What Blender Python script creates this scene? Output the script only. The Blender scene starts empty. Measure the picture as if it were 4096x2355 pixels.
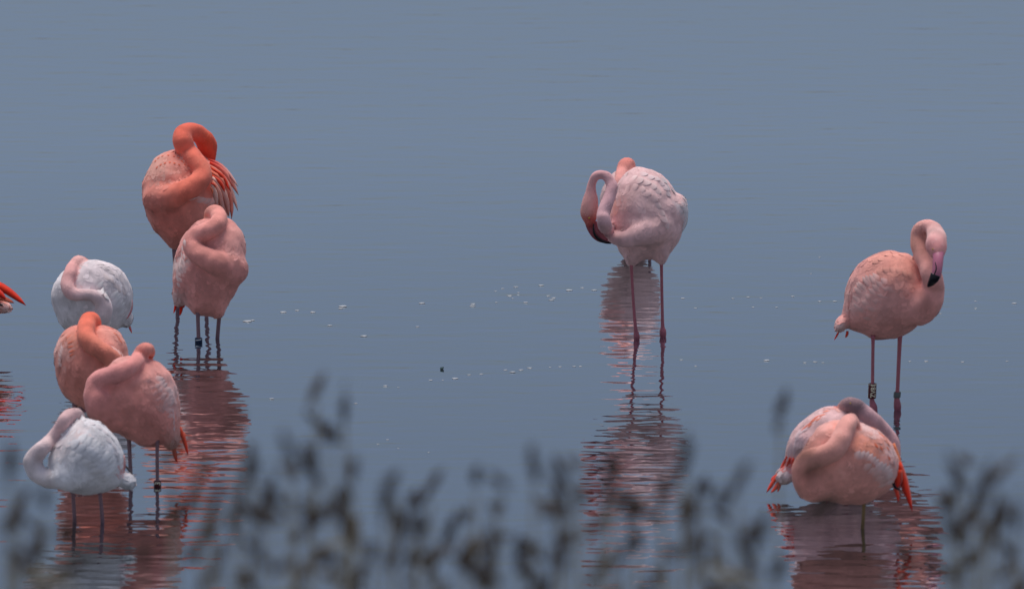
import bpy, bmesh, math, random
import numpy as np
from mathutils import Vector, Matrix
from mathutils.bvhtree import BVHTree

random.seed(7)
rng = np.random.default_rng(7)
scene = bpy.context.scene
COL = scene.collection

# ------------------------------------------------------------------ camera
PITCH = math.radians(10.0)
DIST = 50.0
PW, PH = 4096.0, 2355.0
PXM = 930.0                                   # photo pixels per metre at DIST
FPX = PXM * DIST                              # focal length in photo pixels
SP, CP, TP = math.sin(PITCH), math.cos(PITCH), math.tan(PITCH)
CAM = Vector((0, -DIST * CP, DIST * SP))
FWD = Vector((0, CP, -SP)); UPV = Vector((0, SP, CP)); RGT = Vector((1, 0, 0))
cd = bpy.data.cameras.new('camera')
cam = bpy.data.objects.new('camera', cd); COL.objects.link(cam)
cam.location = CAM
cam.rotation_euler = (math.radians(90) - PITCH, 0, 0)
cd.sensor_width = 36.0
cd.lens = 36.0 * FPX / PW
cd.clip_start = 0.5; cd.clip_end = 20000
cd.dof.use_dof = True
cd.dof.focus_distance = 48.8
cd.dof.aperture_fstop = 5.0
scene.camera = cam

# ------------------------------------------------------------------ sky, sun, exposure
SUN_EL, SUN_AZ = math.radians(85), math.radians(-40)      # azimuth from +Y towards +X
world = bpy.data.worlds.new('World'); scene.world = world
world.use_nodes = True
wn = world.node_tree; wn.nodes.clear()
sky = wn.nodes.new('ShaderNodeTexSky'); sky.sky_type = 'NISHITA'
sky.sun_disc = False
sky.sun_elevation = SUN_EL; sky.sun_rotation = SUN_AZ
sky.altitude = 0; sky.air_density = 1.0; sky.dust_density = 1.5; sky.ozone_density = 1.0
bg = wn.nodes.new('ShaderNodeBackground'); bg.inputs['Strength'].default_value = 0.115
wo = wn.nodes.new('ShaderNodeOutputWorld')
# thick even cloud: the standard overcast luminance (1 + 2 sin elevation) / 3, mixed with the clear sky above it
wtc = wn.nodes.new('ShaderNodeTexCoord'); wsx = wn.nodes.new('ShaderNodeSeparateXYZ')
wn.links.new(wtc.outputs['Generated'], wsx.inputs['Vector'])
wcl = wn.nodes.new('ShaderNodeMath'); wcl.operation = 'MAXIMUM'; wcl.inputs[1].default_value = 0.0
wn.links.new(wsx.outputs['Z'], wcl.inputs[0])
wma = wn.nodes.new('ShaderNodeMath'); wma.operation = 'MULTIPLY_ADD'; wma.inputs[1].default_value = 2 / 3; wma.inputs[2].default_value = 1 / 3
wn.links.new(wcl.outputs['Value'], wma.inputs[0])
wsc = wn.nodes.new('ShaderNodeVectorMath'); wsc.operation = 'SCALE'; wsc.inputs[0].default_value = (3.9, 4.75, 6.7)
wn.links.new(wma.outputs['Value'], wsc.inputs['Scale'])
wmx = wn.nodes.new('ShaderNodeMix'); wmx.data_type = 'RGBA'; wmx.inputs['Factor'].default_value = 0.74
wn.links.new(sky.outputs['Color'], wmx.inputs['A']); wn.links.new(wsc.outputs['Vector'], wmx.inputs['B'])
wn.links.new(wmx.outputs['Result'], bg.inputs['Color'])
wn.links.new(bg.outputs['Background'], wo.inputs['Surface'])
sl = bpy.data.lights.new('sun', 'SUN'); sl.energy = 3.7; sl.angle = math.radians(40)
sl.color = (1.0, 0.91, 0.83)
sun = bpy.data.objects.new('sun', sl); COL.objects.link(sun)
sdir = Vector((math.sin(SUN_AZ) * math.cos(SUN_EL), math.cos(SUN_AZ) * math.cos(SUN_EL), math.sin(SUN_EL)))
sun.rotation_euler = (-sdir).to_track_quat('-Z', 'Y').to_euler()
sun.location = (0, 0, 30)
vs = scene.view_settings
vs.view_transform = 'Standard'; vs.look = 'None'; vs.exposure = -0.38; vs.gamma = 1.0
vs.use_curve_mapping = False
scene.display_settings.display_device = 'sRGB'
scene.render.resolution_x = 1024; scene.render.resolution_y = 588

# ------------------------------------------------------------------ helpers
def water_point(u, v):
    d = FWD * FPX + RGT * (u - PW / 2) - UPV * (v - PH / 2)
    t = -CAM.z / d.z
    return CAM + d * t

def at(u, v, y):
    d = FWD * FPX + RGT * (u - PW / 2) - UPV * (v - PH / 2)
    t = (y - CAM.y) / d.y
    return CAM + d * t

def tag(o, label=None, cat=None, group=None, kind=None):
    if label: o['label'] = label
    if cat: o['category'] = cat
    if group: o['group'] = group
    if kind: o['kind'] = kind
    return o

def mesh_obj(name, verts, faces, mat=None, parent=None, smooth=True, cols=None):
    me = bpy.data.meshes.new(name)
    me.from_pydata([tuple(v) for v in verts] if not isinstance(verts, np.ndarray) else verts.tolist(), [],
                   faces if not isinstance(faces, np.ndarray) else faces.tolist())
    if smooth: me.polygons.foreach_set('use_smooth', [True] * len(me.polygons))
    if cols is not None:
        at_ = me.color_attributes.new('Col', 'FLOAT_COLOR', 'POINT')
        c = np.ones((len(me.vertices), 4), dtype=np.float32)
        c[:, :3] = np.asarray(cols, dtype=np.float32).reshape(-1, 3) if np.ndim(cols) > 1 else np.asarray(cols, dtype=np.float32)
        at_.data.foreach_set('color', c.ravel())
    me.update()
    o = bpy.data.objects.new(name, me); COL.objects.link(o)
    if mat: me.materials.append(mat)
    if parent: o.parent = parent
    return o

def empty(name, loc):
    o = bpy.data.objects.new(name, None); COL.objects.link(o)
    o.location = loc; o.empty_display_size = 0.2
    return o

def new_mat(name):
    m = bpy.data.materials.new(name); m.use_nodes = True
    nt = m.node_tree; nt.nodes.clear()
    out = nt.nodes.new('ShaderNodeOutputMaterial'); p = nt.nodes.new('ShaderNodeBsdfPrincipled')
    nt.links.new(p.outputs['BSDF'], out.inputs['Surface'])
    return m, nt, p

def noise(nt, scale, detail=3, rough=0.55, vec=None):
    n = nt.nodes.new('ShaderNodeTexNoise')
    n.inputs['Scale'].default_value = scale; n.inputs['Detail'].default_value = detail
    n.inputs['Roughness'].default_value = rough
    if vec is not None: nt.links.new(vec, n.inputs['Vector'])
    return n

def simple_mat(name, col, rough=0.6, var=0.25, nscale=60, spec=0.4, bump=0.0):
    m, nt, p = new_mat(name)
    tc = nt.nodes.new('ShaderNodeTexCoord')
    n = noise(nt, nscale, 4, 0.6, tc.outputs['Object'])
    r = nt.nodes.new('ShaderNodeMapRange'); r.inputs['To Min'].default_value = 1 - var; r.inputs['To Max'].default_value = 1 + var
    nt.links.new(n.outputs['Fac'], r.inputs['Value'])
    mx = nt.nodes.new('ShaderNodeVectorMath'); mx.operation = 'SCALE'; mx.inputs[0].default_value = col
    nt.links.new(r.outputs['Result'], mx.inputs['Scale'])
    nt.links.new(mx.outputs['Vector'], p.inputs['Base Color'])
    p.inputs['Roughness'].default_value = rough
    p.inputs['Specular IOR Level'].default_value = spec
    if bump:
        b = nt.nodes.new('ShaderNodeBump'); b.inputs['Distance'].default_value = bump; b.inputs['Strength'].default_value = 1
        nt.links.new(n.outputs['Fac'], b.inputs['Height']); nt.links.new(b.outputs['Normal'], p.inputs['Normal'])
    return m

# ------------------------------------------------------------------ materials
def plumage_mat():
    m, nt, p = new_mat('plumage')
    a = nt.nodes.new('ShaderNodeAttribute'); a.attribute_name = 'Col'
    tc = nt.nodes.new('ShaderNodeTexCoord')
    n1 = noise(nt, 22, 4, 0.65, tc.outputs['Object'])
    n2 = noise(nt, 160, 3, 0.6, tc.outputs['Object'])
    r = nt.nodes.new('ShaderNodeMapRange'); r.inputs['From Min'].default_value = 0.3; r.inputs['From Max'].default_value = 0.7
    r.inputs['To Min'].default_value = 0.90; r.inputs['To Max'].default_value = 1.08
    nt.links.new(n1.outputs['Fac'], r.inputs['Value'])
    mx = nt.nodes.new('ShaderNodeVectorMath'); mx.operation = 'SCALE'
    nt.links.new(a.outputs['Color'], mx.inputs[0]); nt.links.new(r.outputs['Result'], mx.inputs['Scale'])
    nt.links.new(mx.outputs['Vector'], p.inputs['Base Color'])
    p.inputs['Roughness'].default_value = 0.9
    p.inputs['Specular IOR Level'].default_value = 0.15
    p.inputs['Sheen Weight'].default_value = 0.12
    p.inputs['Sheen Roughness'].default_value = 0.6
    ad = nt.nodes.new('ShaderNodeMath'); ad.operation = 'MULTIPLY_ADD'; ad.inputs[1].default_value = 0.35
    nt.links.new(n2.outputs['Fac'], ad.inputs[0]); nt.links.new(n1.outputs['Fac'], ad.inputs[2])
    b = nt.nodes.new('ShaderNodeBump'); b.inputs['Strength'].default_value = 0.25; b.inputs['Distance'].default_value = 0.0025
    nt.links.new(ad.outputs['Value'], b.inputs['Height']); nt.links.new(b.outputs['Normal'], p.inputs['Normal'])
    return m

M = {}
M['plumage'] = plumage_mat()
M['leg_pink'] = simple_mat('pink leg skin', (0.36, 0.10, 0.13), 0.5, 0.25, 90, 0.4, 0.001)
M['leg_grey'] = simple_mat('dull mauve leg skin', (0.20, 0.11, 0.13), 0.5, 0.25, 90, 0.4, 0.001)
M['leg_yellow'] = simple_mat('ochre leg skin', (0.20, 0.12, 0.04), 0.5, 0.3, 90, 0.4, 0.001)
M['bill_pink'] = simple_mat('pink horn', (0.48, 0.16, 0.24), 0.4, 0.15, 80)
M['bill_red'] = simple_mat('dark red horn', (0.30, 0.07, 0.09), 0.4, 0.15, 80)
M['bill_black'] = simple_mat('black horn', (0.008, 0.008, 0.012), 0.3, 0.2, 80)
M['eye'] = simple_mat('yellow iris', (0.55, 0.38, 0.05), 0.2, 0.1, 80)
M['pupil'] = simple_mat('black pupil', (0.005, 0.005, 0.005), 0.1, 0.1, 80)
M['band_red'] = simple_mat('dark red plastic', (0.075, 0.006, 0.010), 0.35, 0.15, 60)
M['band_print'] = simple_mat('cream print', (0.75, 0.68, 0.50), 0.6, 0.05, 60)
M['band_grey'] = simple_mat('grey metal band', (0.10, 0.11, 0.11), 0.45, 0.15, 60)
M['band_blue'] = simple_mat('navy plastic', (0.012, 0.03, 0.075), 0.35, 0.15, 60)
M['band_white'] = simple_mat('white plastic', (0.7, 0.7, 0.68), 0.4, 0.05, 60)
M['stem'] = simple_mat('dry reed stem', (0.30, 0.26, 0.18), 0.7, 0.3, 14)
M['reed_leaf'] = simple_mat('dry reed leaf', (0.22, 0.20, 0.145), 0.7, 0.35, 9)
M['panicle'] = simple_mat('brown seed head', (0.058, 0.040, 0.030), 0.9, 0.6, 14)
M['panicle_pale'] = simple_mat('grey brown seed head', (0.13, 0.105, 0.085), 0.9, 0.5, 14)
M['foam'] = simple_mat('pale foam', (0.40, 0.43, 0.46), 0.4, 0.2, 120)
M['leaf'] = simple_mat('wet dark leaf', (0.02, 0.045, 0.04), 0.4, 0.3, 60)

def water_mat():
    m, nt, p = new_mat('water')
    tc = nt.nodes.new('ShaderNodeTexCoord')
    def layer(sx, sy, detail, amp, rot=0.0, rough=0.5):
        mp = nt.nodes.new('ShaderNodeMapping'); mp.inputs['Scale'].default_value = (sx, sy, 1)
        mp.inputs['Rotation'].default_value = (0, 0, rot)
        nt.links.new(tc.outputs['Object'], mp.inputs['Vector'])
        n = noise(nt, 1.0, detail, rough, mp.outputs['Vector'])
        ml = nt.nodes.new('ShaderNodeMath'); ml.operation = 'MULTIPLY'; ml.inputs[1].default_value = amp
        nt.links.new(n.outputs['Fac'], ml.inputs[0])
        return ml.outputs['Value']
    ls = [layer(2.6, 8.0, 1.0, WAVE[0], 0.03), layer(9.0, 14.0, 1.0, WAVE[1], -0.05), layer(0.4, 1.2, 0.0, WAVE[2], 0.10)]
    s = ls[0]
    for l in ls[1:]:
        ad = nt.nodes.new('ShaderNodeMath'); ad.operation = 'ADD'
        nt.links.new(s, ad.inputs[0]); nt.links.new(l, ad.inputs[1]); s = ad.outputs['Value']
    b = nt.nodes.new('ShaderNodeBump'); b.inputs['Strength'].default_value = 1.0; b.inputs['Distance'].default_value = 1.0
    nt.links.new(s, b.inputs['Height'])
    nt.nodes.remove(p)
    out = [n for n in nt.nodes if n.type == 'OUTPUT_MATERIAL'][0]
    gl = nt.nodes.new('ShaderNodeBsdfGlossy'); gl.inputs['Roughness'].default_value = 0.02; gl.inputs['Color'].default_value = (0.94, 0.975, 1.0, 1)
    df = nt.nodes.new('ShaderNodeBsdfDiffuse'); df.inputs['Color'].default_value = (0.009, 0.012, 0.015, 1)   # murk under the surface
    nt.links.new(b.outputs['Normal'], gl.inputs['Normal'])
    fn = nt.nodes.new('ShaderNodeFresnel'); fn.inputs['IOR'].default_value = 1.333
    g0 = nt.nodes.new('ShaderNodeMath'); g0.operation = 'MULTIPLY'; g0.inputs[1].default_value = 4.4; nt.links.new(fn.outputs['Fac'], g0.inputs[0])
    ga = nt.nodes.new('ShaderNodeMath'); ga.operation = 'MULTIPLY_ADD'; ga.use_clamp = True       # glassy calm water: strong mirror at low angles
    mx = nt.nodes.new('ShaderNodeMixShader')
    nt.links.new(fn.outputs['Fac'], ga.inputs[0]); nt.links.new(g0.outputs['Value'], ga.inputs[1]); nt.links.new(fn.outputs['Fac'], ga.inputs[2]); nt.links.new(ga.outputs['Value'], mx.inputs['Fac'])
    nt.links.new(df.outputs['BSDF'], mx.inputs[1]); nt.links.new(gl.outputs['BSDF'], mx.inputs[2])
    nt.links.new(mx.outputs['Shader'], out.inputs['Surface'])
    return m
WAVE = (0.0060, 0.0026, 0.002)
M['water'] = water_mat()

# ------------------------------------------------------------------ the lake
W = 6000.0
lake = mesh_obj('lake_water', [(-W, -200, 0), (W, -200, 0), (W, 2 * W, 0), (-W, 2 * W, 0)], [(0, 1, 2, 3)], M['water'], smooth=False)
tag(lake, kind='structure')

# ------------------------------------------------------------------ signed distance meshing
def surface_nets(f, h, org):
    nx, ny, nz = f.shape
    neg = f < 0
    cnt = np.zeros((nx - 1, ny - 1, nz - 1), dtype=np.int8)
    for i in (0, 1):
        for j in (0, 1):
            for k in (0, 1):
                cnt += neg[i:nx - 1 + i, j:ny - 1 + j, k:nz - 1 + k]
    act = (cnt > 0) & (cnt < 8)
    ci = np.argwhere(act)
    idx = -np.ones(act.shape, dtype=np.int64); idx[act] = np.arange(len(ci))
    acc = np.zeros((len(ci), 3)); num = np.zeros(len(ci))
    cor = [(i, j, k) for i in (0, 1) for j in (0, 1) for k in (0, 1)]
    for a in cor:
        for ax in range(3):
            if a[ax]: continue
            b = list(a); b[ax] = 1
            fa = f[ci[:, 0] + a[0], ci[:, 1] + a[1], ci[:, 2] + a[2]]
            fb = f[ci[:, 0] + b[0], ci[:, 1] + b[1], ci[:, 2] + b[2]]
            s = (fa < 0) != (fb < 0)
            t = np.where(s, fa / np.where(s, fa - fb, 1), 0)
            p = np.tile(np.array(a, float), (len(ci), 1)); p[:, ax] = t
            acc[s] += p[s]; num[s] += 1
    V = (ci + acc / num[:, None]) * h + org
    quads = []
    for ax in range(3):
        o = [(1, 2), (2, 0), (0, 1)][ax]
        sl0 = [slice(1, -1)] * 3; sl0[ax] = slice(0, -1)
        sl1 = [slice(1, -1)] * 3; sl1[ax] = slice(1, None)
        A = neg[tuple(sl0)]; B = neg[tuple(sl1)]
        e = np.argwhere(A != B)
        inside = A[tuple(e.T)]
        base = e.copy()
        for d in range(3):
            if d != ax: base[:, d] += 1
        def cell(d1, d2):
            c = base.copy(); c[:, o[0]] -= d1; c[:, o[1]] -= d2
            return idx[c[:, 0], c[:, 1], c[:, 2]]
        q = np.stack([cell(1, 1), cell(0, 1), cell(0, 0), cell(1, 0)], axis=1)
        q[~inside] = q[~inside][:, ::-1]
        quads.append(q)
    return V, np.concatenate(quads)

def catmull(P, n):
    P = np.asarray(P, float)
    Q = np.vstack([2 * P[0] - P[1], P, 2 * P[-1] - P[-2]])
    m = len(P) - 1
    out = []
    for x in np.linspace(0, m - 1e-9, n):
        i = int(x); t = x - i
        p0, p1, p2, p3 = Q[i:i + 4]
        out.append(0.5 * (2 * p1 + (p2 - p0) * t + (2 * p0 - 5 * p1 + 4 * p2 - p3) * t * t + (3 * p1 - p0 - 3 * p2 + p3) * t ** 3))
    return np.array(out)

def smin(a, b, k):
    h = np.clip(0.5 + 0.5 * (b - a) / k, 0, 1)
    return b * (1 - h) + a * h - k * h * (1 - h)

def lin(c):                       # sRGB 0-255 to linear
    c = np.asarray(c, float) / 255
    c = np.where(c <= 0.04045, c / 12.92, ((c + 0.055) / 1.055) ** 2.4)
    return c * (c / c.max()) ** 0.14     # feather dyes run a little deeper than the sampled tints

def vnoise(P, f, seed):           # cheap smooth value noise from sines
    r = np.random.default_rng(seed); o = np.zeros(len(P))
    for _ in range(7):
        d = r.normal(size=3); d /= np.linalg.norm(d)
        o += np.sin(P @ d * f * r.uniform(0.6, 1.6) + r.uniform(0, 6.28))
    return o / 7 ** 0.5 / 0.75

# local frame of a bird: a right, b up the picture, w along the view; stands vertically on the water
class Frame:
    def __init__(self, u0, v0, crop):
        self.O = water_point(u0, v0); self.u0, self.v0 = u0, v0
        self.s = (self.O - CAM).dot(FWD) / FPX
        self.ox, self.oy, self.sc = crop
        self.k = self.s * self.sc                    # metres per crop pixel
    def ab(self, x, y):
        return ((self.ox + x * self.sc - self.u0) * self.s, (self.v0 - self.oy - y * self.sc) * self.s)
    def loc(self, A):                                # (n,3) a,b,w -> local xyz
        A = np.atleast_2d(A)
        return np.stack([A[:, 0], A[:, 2] * CP, A[:, 1] / CP - A[:, 2] * SP], axis=1)
    def pt(self, x, y, w=0.0):
        a, b = self.ab(x, y)
        return Vector(self.loc(np.array([a, b, w]))[0])

HVOX = 0.0075
BIRDS = []

def tube(path, radii, seg=10, squash=None):
    """closed tube through 3D points; squash = (axis vector, factor) narrows it along an axis"""
    path = [Vector(p) for p in path]
    V, Fc = [], []
    n = len(path)
    up = Vector((0, 1, 0))
    for i, p in enumerate(path):
        t = (path[min(i + 1, n - 1)] - path[max(i - 1, 0)]).normalized()
        x = t.cross(up)
        if x.length < 1e-4: x = t.cross(Vector((1, 0, 0)))
        x.normalize(); y = x.cross(t).normalized()
        for k in range(seg):
            a = 2 * math.pi * k / seg
            d = x * math.cos(a) + y * math.sin(a) * (squash or 1.0)
            V.append(p + d * radii[i])
    for i in range(n - 1):
        for k in range(seg):
            k2 = (k + 1) % seg
            Fc.append((i * seg + k, i * seg + k2, (i + 1) * seg + k2, (i + 1) * seg + k))
    Fc.append(tuple(range(seg - 1, -1, -1))); Fc.append(tuple((n - 1) * seg + k for k in range(seg)))
    return V, Fc

def feather_geo(cent, nrm, width, base_w=0.45, tip_pow=2.2, camber=0.16, thick=0.0012):
    """lens-section blade along centre points with normals"""
    n = len(cent); V, Fc = [], []
    for i in range(n):
        t = i / (n - 1)
        d = (cent[min(i + 1, n - 1)] - cent[max(i - 1, 0)])
        if d.length < 1e-7: d = Vector((0, 0, -1))
        d.normalize()
        side = nrm[i].cross(d)
        if side.length < 1e-6: side = Vector((1, 0, 0))
        side.normalize()
        wd = width * 0.5 * (base_w + (1 - base_w) * min(1, t / 0.45)) * max(0.03, (1 - t ** 3.2) ** (1 / tip_pow))
        up = side.cross(d).normalized() * -1
        if up.dot(nrm[i]) < 0: up = -up
        V += [cent[i] - side * wd - up * (camber * wd), cent[i] + up * (camber * wd * 0.6 + thick), cent[i] + side * wd - up * (camber * wd), cent[i] - up * (camber * wd * 0.2 + thick)]
    for i in range(n - 1):
        a, b = i * 4, i * 4 + 4
        for k in range(4):
            k2 = (k + 1) % 4
            Fc.append((b + k, b + k2, a + k2, a + k))
    Fc.append((0, 1, 2, 3)); Fc.append(tuple((n - 1) * 4 + k for k in (3, 2, 1, 0)))
    return V, Fc

def build_bird(sp):
    fr = Frame(sp['base'][0], sp['base'][1], sp['crop'])
    root = empty('flamingo', fr.O)
    tag(root, sp['label'], 'flamingo', 'flamingos standing in the shallow water')
    k = fr.k
    # ---- body outline as a polar function
    outl = np.array([fr.ab(*p) for p in sp['outline']])
    cx, cy = fr.ab(*sp['centre'])
    th = np.arctan2(outl[:, 1] - cy, outl[:, 0] - cx); rr = np.hypot(outl[:, 0] - cx, outl[:, 1] - cy)
    o = np.argsort(th); th, rr = th[o], rr[o]
    tt = np.concatenate([th - 2 * np.pi, th, th + 2 * np.pi]); r3 = np.tile(rr, 3)
    fine = np.linspace(-np.pi, np.pi, 361)
    rf = np.interp(fine, tt, r3)
    ker = np.hanning(15); ker /= ker.sum()
    rf = np.convolve(np.tile(rf[:-1], 3), ker, 'same')[360:720]; rf = np.append(rf, rf[0])
    c = sp['depth']; wc0 = sp.get('wc', 0.0); tilt = sp.get('tilt', (0, 0)); tilt = (tilt[0], tilt[1] - 0.34); pw = sp.get('pow', 2.0)
    def qf(a, b):
        t = np.arctan2(b - cy, a - cx)
        return np.hypot(a - cx, b - cy) / np.interp(t, fine, rf)
    def wcf(a, b): return wc0 + tilt[0] * (a - cx) + tilt[1] * (b - cy)
    def front(a, b):
        q = min(float(qf(np.array(a), np.array(b))), 1.0)
        return float(wcf(a, b)) - c * max(0.0, 1 - q ** pw) ** (1 / pw)
    # ---- neck samples
    N = None
    if sp.get('neck'):
        raw = []
        for p in sp['neck']:
            a, b = fr.ab(p[0], p[1]); r = p[2] * k
            w = p[3]
            if isinstance(w, str):
                pr = float(w[1:]) + (0.10 if not raw else 0.28)
                w = front(a, b) - min(pr, 0.98) * r
            raw.append((a, b, w, r))
        N = catmull(raw, 56); N[:, 3] = np.maximum(N[:, 3], 0.004)
        kb = sp.get('nk', 0.07) * 0.75; kt = np.interp(np.linspace(0, 1, len(N)), [0, 0.08, 0.2, 1], [kb * 0.6, kb * 0.3, 0.006, 0.005])
    blobs = []
    for (x, y, rx, ry, ang, w, rw, kk) in sp.get('blobs', []):
        a, b = fr.ab(x, y)
        if isinstance(w, str): w = front(a, b) - float(w[1:]) * rw
        blobs.append((a, b, rx * k, ry * k, math.radians(ang), w, rw, kk))
    # ---- field
    lo = np.array([outl[:, 0].min(), outl[:, 1].min(), wc0 - c]); hi = np.array([outl[:, 0].max(), outl[:, 1].max(), wc0 + c])
    ext = abs(tilt[0]) * (hi[0] - lo[0]) / 2 + abs(tilt[1]) * (hi[1] - lo[1]) / 2
    lo[2] -= ext; hi[2] += ext
    if N is not None:
        lo = np.minimum(lo, (N[:, :3] - N[:, 3:]).min(0)); hi = np.maximum(hi, (N[:, :3] + N[:, 3:]).max(0))
    for (a, b, rx, ry, an, w, rw, kk) in blobs:
        R_ = max(rx, ry); lo = np.minimum(lo, [a - R_, b - R_, w - rw]); hi = np.maximum(hi, [a + R_, b + R_, w + rw])
    lo -= 0.035; hi += 0.035
    h = HVOX
    gs = [np.arange(lo[i], hi[i] + h, h) for i in range(3)]
    A2, B2 = np.meshgrid(gs[0], gs[1], indexing='ij')
    q = qf(A2, B2); wc = wcf(A2, B2)
    WW = gs[2][None, None, :]
    f = ((q[:, :, None] ** pw + (np.abs(WW - wc[:, :, None]) / c) ** pw) ** (1 / pw) - 1) * min(c, float(rf.mean())) * 0.95
    f = f.astype(np.float32)
    for (a, b, rx, ry, an, w, rw, kk) in blobs:
        ca, sa = math.cos(an), math.sin(an)
        xx = ((A2 - a) * ca + (B2 - b) * sa) / rx; yy = (-(A2 - a) * sa + (B2 - b) * ca) / ry
        g = (np.sqrt((xx ** 2 + yy ** 2)[:, :, None] + ((WW - w) / rw) ** 2) - 1) * min(rx, ry, rw)
        f = smin(f, g.astype(np.float32), kk)
    if N is not None:
        dn = np.full(f.shape, 0.12, np.float32); tn = np.zeros(f.shape, np.float32)
        for i in range(len(N) - 1):
            p, e = N[i, :3], N[i + 1, :3] - N[i, :3]; L2 = max(1e-9, float(e @ e))
            m = max(N[i, 3], N[i + 1, 3]) + 0.085
            blo = np.minimum(p, p + e) - m; bhi = np.maximum(p, p + e) + m
            s0 = [max(0, int((blo[d] - lo[d]) / h)) for d in range(3)]; s1 = [min(f.shape[d], int((bhi[d] - lo[d]) / h) + 2) for d in range(3)]
            X = gs[0][s0[0]:s1[0]][:, None, None] - p[0]; Y = gs[1][s0[1]:s1[1]][None, :, None] - p[1]; Z = gs[2][s0[2]:s1[2]][None, None, :] - p[2]
            t = np.clip((X * e[0] + Y * e[1] + Z * e[2]) / L2, 0, 1)
            d = np.sqrt((X - e[0] * t) ** 2 + (Y - e[1] * t) ** 2 + (Z - e[2] * t) ** 2) - (N[i, 3] + (N[i + 1, 3] - N[i, 3]) * t)
            sl_ = tuple(slice(s0[d_], s1[d_]) for d_ in range(3))
            cur = dn[sl_]; b_ = d < cur
            cur[b_] = d[b_]; tcur = tn[sl_]; tcur[b_] = ((i + t) / (len(N) - 1))[b_]
        kk = np.interp(tn, np.linspace(0, 1, len(kt)), kt).astype(np.float32)
        f = smin(f, dn, kk)
    V, Q = surface_nets(f, h, lo); Q = np.ascontiguousarray(Q[:, ::-1])
    # ---- colour per vertex
    cols = np.tile(lin(sp['col']), (len(V), 1))
    for (x, y, rad, colr, st) in sp.get('patches', []):
        a, b = fr.ab(x, y)
        dd = np.hypot(V[:, 0] - a, V[:, 1] - b) / (rad * k)
        wgt = np.clip(1.25 - dd + 0.22 * vnoise(V, 60, 3), 0, 1)[:, None] * st
        cols = cols * (1 - wgt) + lin(colr) * wgt
    nw = np.zeros(len(V))
    if N is not None:
        best = np.full(len(V), 9.0); bt = np.zeros(len(V))
        for i in range(len(N) - 1):
            p, e = N[i, :3], N[i + 1, :3] - N[i, :3]; L2 = max(1e-9, float(e @ e))
            t = np.clip(((V - p) @ e) / L2, 0, 1)
            d = np.linalg.norm(V - p - t[:, None] * e, axis=1) - (N[i, 3] + (N[i + 1, 3] - N[i, 3]) * t)
            b_ = d < best; best[b_] = d[b_]; bt[b_] = ((i + t) / (len(N) - 1))[b_]
        nw = np.clip(1 - best / 0.012, 0, 1) * np.clip((bt - 0.03) / 0.08, 0, 1)
        nc = sp['neckcol']                            # list of (t, colour)
        ts = [x[0] for x in nc]; cc = np.array([lin(x[1]) for x in nc])
        nk = np.stack([np.interp(bt, ts, cc[:, j]) for j in range(3)], axis=1)
        cols = cols * (1 - nw[:, None]) + nk * nw[:, None]
        nw = nw * np.clip((bt - 0.03) / 0.05, 0, 1)
    mott = 1 + 0.06 * vnoise(V, 40, 11) + 0.06 * vnoise(V, 120, 12)
    cols = np.clip(cols * mott[:, None], 0.004, 0.9)
    # soft lumps of feathering
    Lv = fr.loc(V)
    body = mesh_obj('body', Lv, Q, M['plumage'], root, True, cols)
    nor = np.zeros(len(V) * 3, dtype=np.float32); body.data.vertices.foreach_get('normal', nor); nor = nor.reshape(-1, 3)
    lump = (0.0012 * vnoise(V, 45, 21) + 0.0004 * vnoise(V, 150, 22)) * (1 - nw) + 0.0008 * vnoise(V, 90, 23)
    Lv = Lv + nor * lump[:, None]
    body.data.vertices.foreach_set('co', Lv.astype(np.float32).ravel()); body.data.update()
    bvh = BVHTree.FromPolygons(Lv.tolist(), Q.tolist())
    vloc = Vector((0, CP, -SP))
    # ---- contour feathers over the body
    tail = fr.pt(*sp['tail'])
    ok = np.where((nw < 0.25))[0]
    nF = sp.get('nfeather', 1300)
    pick = rng.choice(ok, size=min(nF, len(ok)), replace=False)
    okn = np.where(nw > 0.6)[0]                      # short fine feathers up the neck
    npick = rng.choice(okn, size=min(900, len(okn)), replace=False) if len(okn) else []
    short = set(int(i) for i in npick); pick = np.concatenate([pick, np.array(npick, dtype=pick.dtype)])
    FV, FF, FC, FN = [], [], [], []
    grav = Vector((0, 0, -1))
    for vi in pick:
        p = Vector(Lv[vi]); nn = Vector(nor[vi])
        d = (tail - p); d.normalize(); d = d + grav * 0.25 + Vector(rng.normal(0, 0.16, 3))
        d = d - nn * d.dot(nn)
        if d.length < 0.05: continue
        d.normalize()
        Lf = random.uniform(0.030, 0.052); Wf = Lf * random.uniform(0.55, 0.75); sh = int(vi) in short
        if sh: Lf *= 0.36; Wf *= 0.30
        lift = random.uniform(0.0001, 0.0006)
        cent, nrm = [], []
        for i in range(4):
            t = i / 3
            x = p + d * (Lf * t)
            hit = bvh.find_nearest(x)
            if hit[0] is None: break
            cent.append(hit[0] + hit[1] * ((-0.0008 if sh else -0.0016) + (lift + (0.0009 if sh else 0.0017)) * t)); nrm.append(hit[1])
        if len(cent) < 4: continue
        v_, f_ = [], []
        for i in range(4):
            sd = nrm[i].cross(d).normalized() * (Wf * 0.5 * (0.6, 0.95, 0.9, 0.3)[i])
            v_ += [cent[i] - sd, cent[i] + nrm[i] * (0.0002 if sh else 0.0004), cent[i] + sd]
            FN += [tuple((nrm[i] + d * 0.06 * (i / 3) + sd * sg * 5).normalized()) for sg in (-1, 0, 1)]
        for i in range(3):
            for j in (0, 1): f_.append((i * 3 + j + 3, i * 3 + j + 4, i * 3 + j + 1, i * 3 + j))
        b0 = len(FV); FV += v_; FF += [tuple(x + b0 for x in q_) for q_ in f_]
        cj = cols[vi] * random.uniform(0.90, 1.0)
        tipc = np.clip(cols[vi] * random.uniform(1.0, 1.08) + 0.012, 0, 0.9)
        for i in range(4): FC += [cj * (1 - i / 3) + tipc * (i / 3)] * 3
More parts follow.
